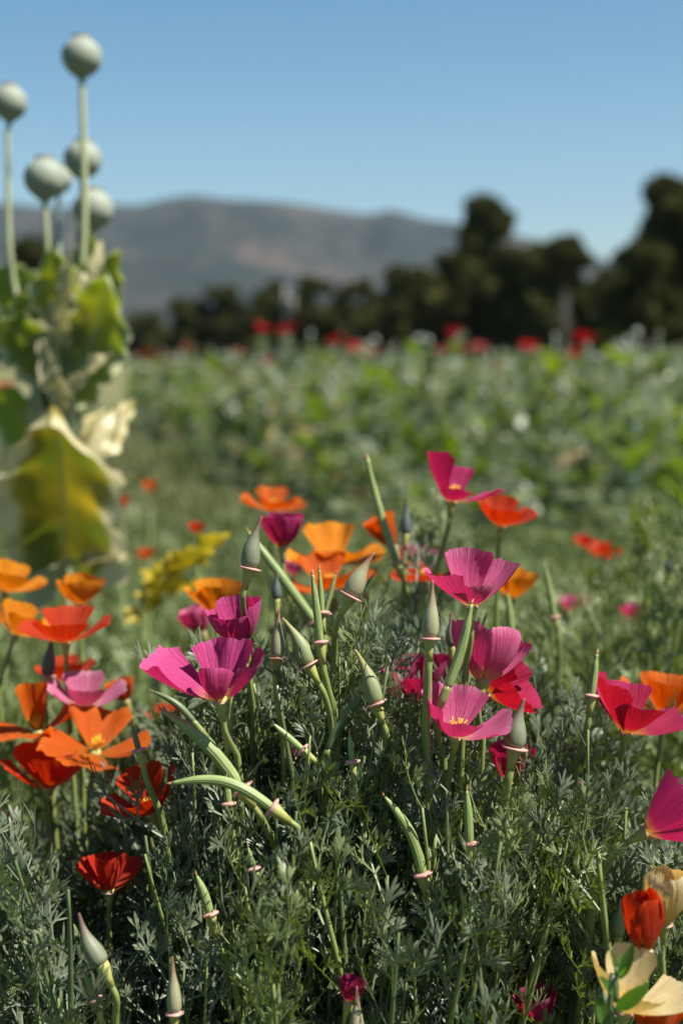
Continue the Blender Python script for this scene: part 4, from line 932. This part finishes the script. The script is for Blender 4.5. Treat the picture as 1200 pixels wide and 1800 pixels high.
hero_leaf((132, 600), (212, 450), 70, BROAD_G, (.4, .5, .6), HD + .01, .0, .35, .18, -.3)
hero_leaf((116, 700), (40, 520), 130, BROAD_G, (-.25, .8, .45), HD + .01, -.02, .3, .12, -.2)
hero_leaf((110, 660), (5, 560), 110, BROAD_G, (-.3, .7, .5), HD, -.03, .3, .14, -.2)
hero_leaf((122, 620), (92, 440), 95, BROAD_G, (-.1, .85, .4), HD - .01, -.03, .25, .16, -.25)
hero_leaf((112, 600), (118, 455), 34, BROAD_P, (0, -.7, .6), HD - .03, -.04, .3, .18, .2)
hero_leaf((140, 560), (180, 425), 36, BROAD_P, (.3, -.5, .6), HD - .01, .0, .3, .2, .2)
hero_leaf((120, 720), (70, 610), 44, BROAD_P, (-.3, -.4, .8), HD - .03, -.03, .5, .2, .2)
hero_leaf((128, 700), (186, 620), 44, BROAD_P, (.3, -.4, .8), HD - .03, -.02, .5, .2, .2)
hero_leaf((100, 600), (-10, 470), 110, BROAD_G, (-.3, .7, .5), HD + .03, .0, .3, .16, -.2)
hero_leaf((136, 560), (160, 410), 55, BROAD_G, (.1, .8, .5), HD + .02, .0, .3, .16, -.2)
# neighbour with small yellow serrated leaves
yroot = np.array([P(250, 1080, 1.45)[0], P(250, 1080, 1.45)[1], -.02])
yp = thing('yellowing_poppy_plant', 'small poppy plant with jagged yellow leaves beside the orange blooms', 'plant', yroot)
add('stem', mesh('stem', *tube(smoothpath([yroot, P(248, 1100, 1.45), P(300, 1010, 1.45)], 8) - yroot, [.004, .003, .002], 8), STEM), yp)
for (bx, by, tx, ty, wpx, dt, up) in ((262, 1068, 322, 962, 72, 0, (-.3, .6, .6)), (300, 1010, 392, 925, 60, -.02, (-.3, .6, .6)), (250, 1090, 222, 1068, 40, 0, (0, -.5, .8)), (270, 1060, 352, 1010, 60, .03, (-.2, .4, .8)), (256, 1080, 280, 985, 50, .03, (-.2, .8, .5))):
    bp = P(bx, by, 1.45); tp = P(tx, ty, 1.45 + dt); x, y, z = leaf_frame(tp - bp, up)
    add('leaf', mesh('leaf', *broad_leaf(np.linalg.norm(tp - bp) * 1.05, wpx / 2 / FPX * 1.45, rgh, .15, .12, .26, .1, -.1, 30, 13, .2), BROAD_YY), yp, mat4(x, y, z, bp - yroot))

# ------------------------------------------------------------------ the leafy bed of poppies behind
rgf = np.random.default_rng(55)
FL = []
for k in range(10):
    L = rgf.uniform(.10, .17)
    FL.append([mesh('leaf', *broad_leaf(L, L * rgf.uniform(.22, .32), rgf, rgf.uniform(.1, .5), .16, .14, .2, rgf.uniform(-.2, .2), 12, 7, .4), m_) for m_ in FIELD])
FPET = {}
for mk in ('fieldred', 'fieldpink'):
    FPET[mk] = [mesh('petal', *petal_geo(.052, o_, R(az_d), rgf, 40, 10, .75, .05, 0, .004, 1.12, 0, 10, 11), PM[mk]) for az_d, o_ in ((0, 52), (90, 40), (180, 56), (270, 44))]
FST = [mesh('stem', *tube(smoothpath([(0, 0, -.03), (rgf.uniform(-.02, .02), rgf.uniform(-.02, .02), .4), (rgf.uniform(-.03, .03), rgf.uniform(-.03, .03), 1.0)], 6), [.006, .005, .003], 6), PSTEMB) for k in range(5)]
tt = np.linspace(0, 1, 10)
FBUD = mesh('bud_cap', *tube(np.outer(tt * .03, (0, 0, 1)), np.interp(tt, [0, .2, .5, .8, 1], [.3, .85, 1, .7, .15]) * .0105, 10), BUDG)
FCAP = mesh('seed_capsule', *tube(np.outer(tt * .036, (0, 0, 1)), np.interp(tt, [0, .1, .4, .7, .9, 1], [.25, .5, 1, .95, .6, .7]) * .017, 12), CAPS)
ROWLAB = ''
BEDG = 'leafy poppies of the bed behind'
def field_plant(x, y, H, top, mix, nleaf=15, label=None):
    t = thing('bed_poppy_plant', label or {'f': 'grey-green leafy bed poppy, carrying a scarlet bloom', 'p': 'grey-green leafy bed poppy, carrying a faded pinkish-red bloom', 'b': 'grey-green leafy bed poppy%s, topped by a closed bud' % ROWLAB, 'c': 'grey-green leafy bed poppy%s, topped by a round capsule' % ROWLAB, 'd': 'leafy bed poppy%s with brown withered leaves' % ROWLAB}[top], 'plant', (x, y, 0), BEDG if label is None else None)
    sm = FST[rgf.integers(5)]
    o = add('stem', sm, t); o.scale = (1, 1, H)
    tipx, tipy = [v_ for v_ in sm.vertices[len(sm.vertices) - 1].co[:2]]
    az = rgf.uniform(0, 6.28)
    for k in range(nleaf):
        f = (k + rgf.uniform(0, .6)) / nleaf
        az += 2.4 + rgf.uniform(-.4, .4); el = R(rgf.uniform(-12, 55) + 28 * f)
        d = np.array([math.cos(az) * math.cos(el), math.sin(az) * math.cos(el), math.sin(el)])
        xx_, yy_, zz_ = leaf_frame(d)
        u_ = rgf.uniform()
        mi = 2 if (u_ < mix[2] * (1.4 - f)) else (0 if u_ < mix[2] + mix[0] else 1)
        s_ = rgf.uniform(.7, 1.35) * (1.15 - .42 * f)
        add('leaf', FL[rgf.integers(10)][mi], t, mat4(xx_, yy_, zz_, (tipx * f, tipy * f, H * (.04 + .90 * f)), s_))
    tip = (tipx, tipy, H - .004)
    if top in 'fp':
        M = Matrix.Translation(tip) @ Matrix.Rotation(rgf.uniform(0, 6), 4, 'Z') @ Matrix.Rotation(rgf.uniform(-.5, .5), 4, 'X')
        for pm in FPET['fieldred' if top == 'f' else 'fieldpink']: add('petal', pm, t, M)
        add('seed_capsule', FCAP, t, M @ Matrix.Scale(.6, 4))
    elif top == 'c': add('seed_capsule', FCAP, t, Matrix.Translation(tip))
    elif top == 'b':
        add('bud_cap', FBUD, t, Matrix.Translation(tip) @ Matrix.Rotation(rgf.uniform(-.6, .6), 4, 'X'))
    return t
POLY = [(-2.5, 15.5), (-1.55, 11.6), (-.75, 8.3), (-.20, 5.6), (.35, 4.7), (.80, 4.15), (1.12, 4.3), (1.75, 7.2), (2.5, 10.5), (3.4, 15.5)]
def inside(x, y):
    c_ = False; j = len(POLY) - 1
    for i in range(len(POLY)):
        xi, yi = POLY[i]; xj, yj = POLY[j]
        if (yi > y) != (yj > y) and x < (xj - xi) * (y - yi) / (yj - yi) + xi: c_ = not c_
        j = i
    return c_
def front_y(x): return np.interp(x, [p[0] for p in POLY[:7]], [p[1] for p in POLY[:7]])
spots = []; tries = 0
while len(spots) < 250 and tries < 40000:
    tries += 1
    x = rgf.uniform(-2.5, 3.4); y = rgf.uniform(4.1, 15.5)
    if not inside(x, y): continue
    dep = y - front_y(min(x, 1.12))
    edge_r = (x > .9) and (x > np.interp(y, [4.3, 7.2, 10.5, 15.5], [1.12, 1.75, 2.5, 3.4]) - .5)
    if dep > 1.4 and not edge_r and rgf.uniform() > .30: continue
    md = .19 if dep < 1.4 or edge_r else .26
    if any((x - a_) ** 2 + (y - b_) ** 2 < md * md for a_, b_, _ in spots): continue
    spots.append((x, y, dep))
for x, y, dep in spots:
    H = rgf.uniform(.54, .71) if dep > .5 else rgf.uniform(.42, .64)
    if x < -.8: H *= .95
    brown = math.exp(-((x + .15) / .35) ** 2) * (1 if dep < 1.2 else .2)
    u_ = rgf.uniform()
    top = 'd' if (brown > .35 and rgf.uniform() < .45) else ('c' if u_ < .25 else 'b')
    edge_r = x > np.interp(y, [4.3, 7.2, 10.5, 15.5], [1.12, 1.75, 2.5, 3.4]) - .45
    ROWLAB = ' along the gravel path side' if edge_r else (' along its front edge' if dep < .7 else '')
    field_plant(x, y, H, top, (.40, .55, .05 + .55 * brown * (top == 'd')), 12 if dep < 1.4 else 10)
ROWLAB = ', standing tall'
for (px, py, d, top) in ((455, 568, 7.5, 'f'), (497, 572, 6.8, 'f'), (588, 590, 6.8, 'f'), (625, 602, 7.5, 'f'), (664, 612, 6.6, 'f'), (805, 575, 7.0, 'f'), (784, 606, 7.8, 'p'), (848, 602, 7.8, 'p'), (926, 602, 5.9, 'f'), (1030, 588, 6.0, 'f'), (1010, 612, 7.2, 'f'), (470, 628, 8.0, 'p'), (425, 612, 10, 'p'), (332, 600, 13, 'p'), (262, 612, 13, 'f'), (285, 612, 14, 'p'), (245, 615, 15, 'p'), (820, 604, 8.5, 'p'), (548, 580, 8, 'c'), (720, 590, 7, 'c'), (742, 588, 7.4, 'c'), (1080, 600, 6.3, 'c'), (1110, 604, 7.0, 'c'), (690, 598, 6.5, 'b'), (300, 622, 12, 'p'), (1035, 600, 5.6, 'b'), (960, 612, 5.6, 'b')):
    q = P(px, py + 12, d); field_plant(q[0], q[1], q[2], top, (.6, .4, 0.), 15)

# ================================================================== HAZE between here and the mountain
n = NT('haze_air'); pv = n.n('ShaderNodeVolumePrincipled'); pv.inputs['Color'].default_value = (.62, .80, 1.0, 1); pv.inputs['Density'].default_value = HAZE; pv.inputs['Anisotropy'].default_value = .1
n.l(pv.outputs[0], n.out.inputs['Volume'])
hb = np.array([(x, y, z) for z in (-9., 620.) for y in (-90., 4400.) for x in (-3700., 3700.)])
hz = add('haze', mesh('haze', hb, np.array([(0, 2, 3, 1), (4, 5, 7, 6), (0, 1, 5, 4), (2, 6, 7, 3), (0, 4, 6, 2), (1, 3, 7, 5)]), None, n.m, False)); tagm(hz, 'thin pale haze in the air', 'haze', None, 'stuff')
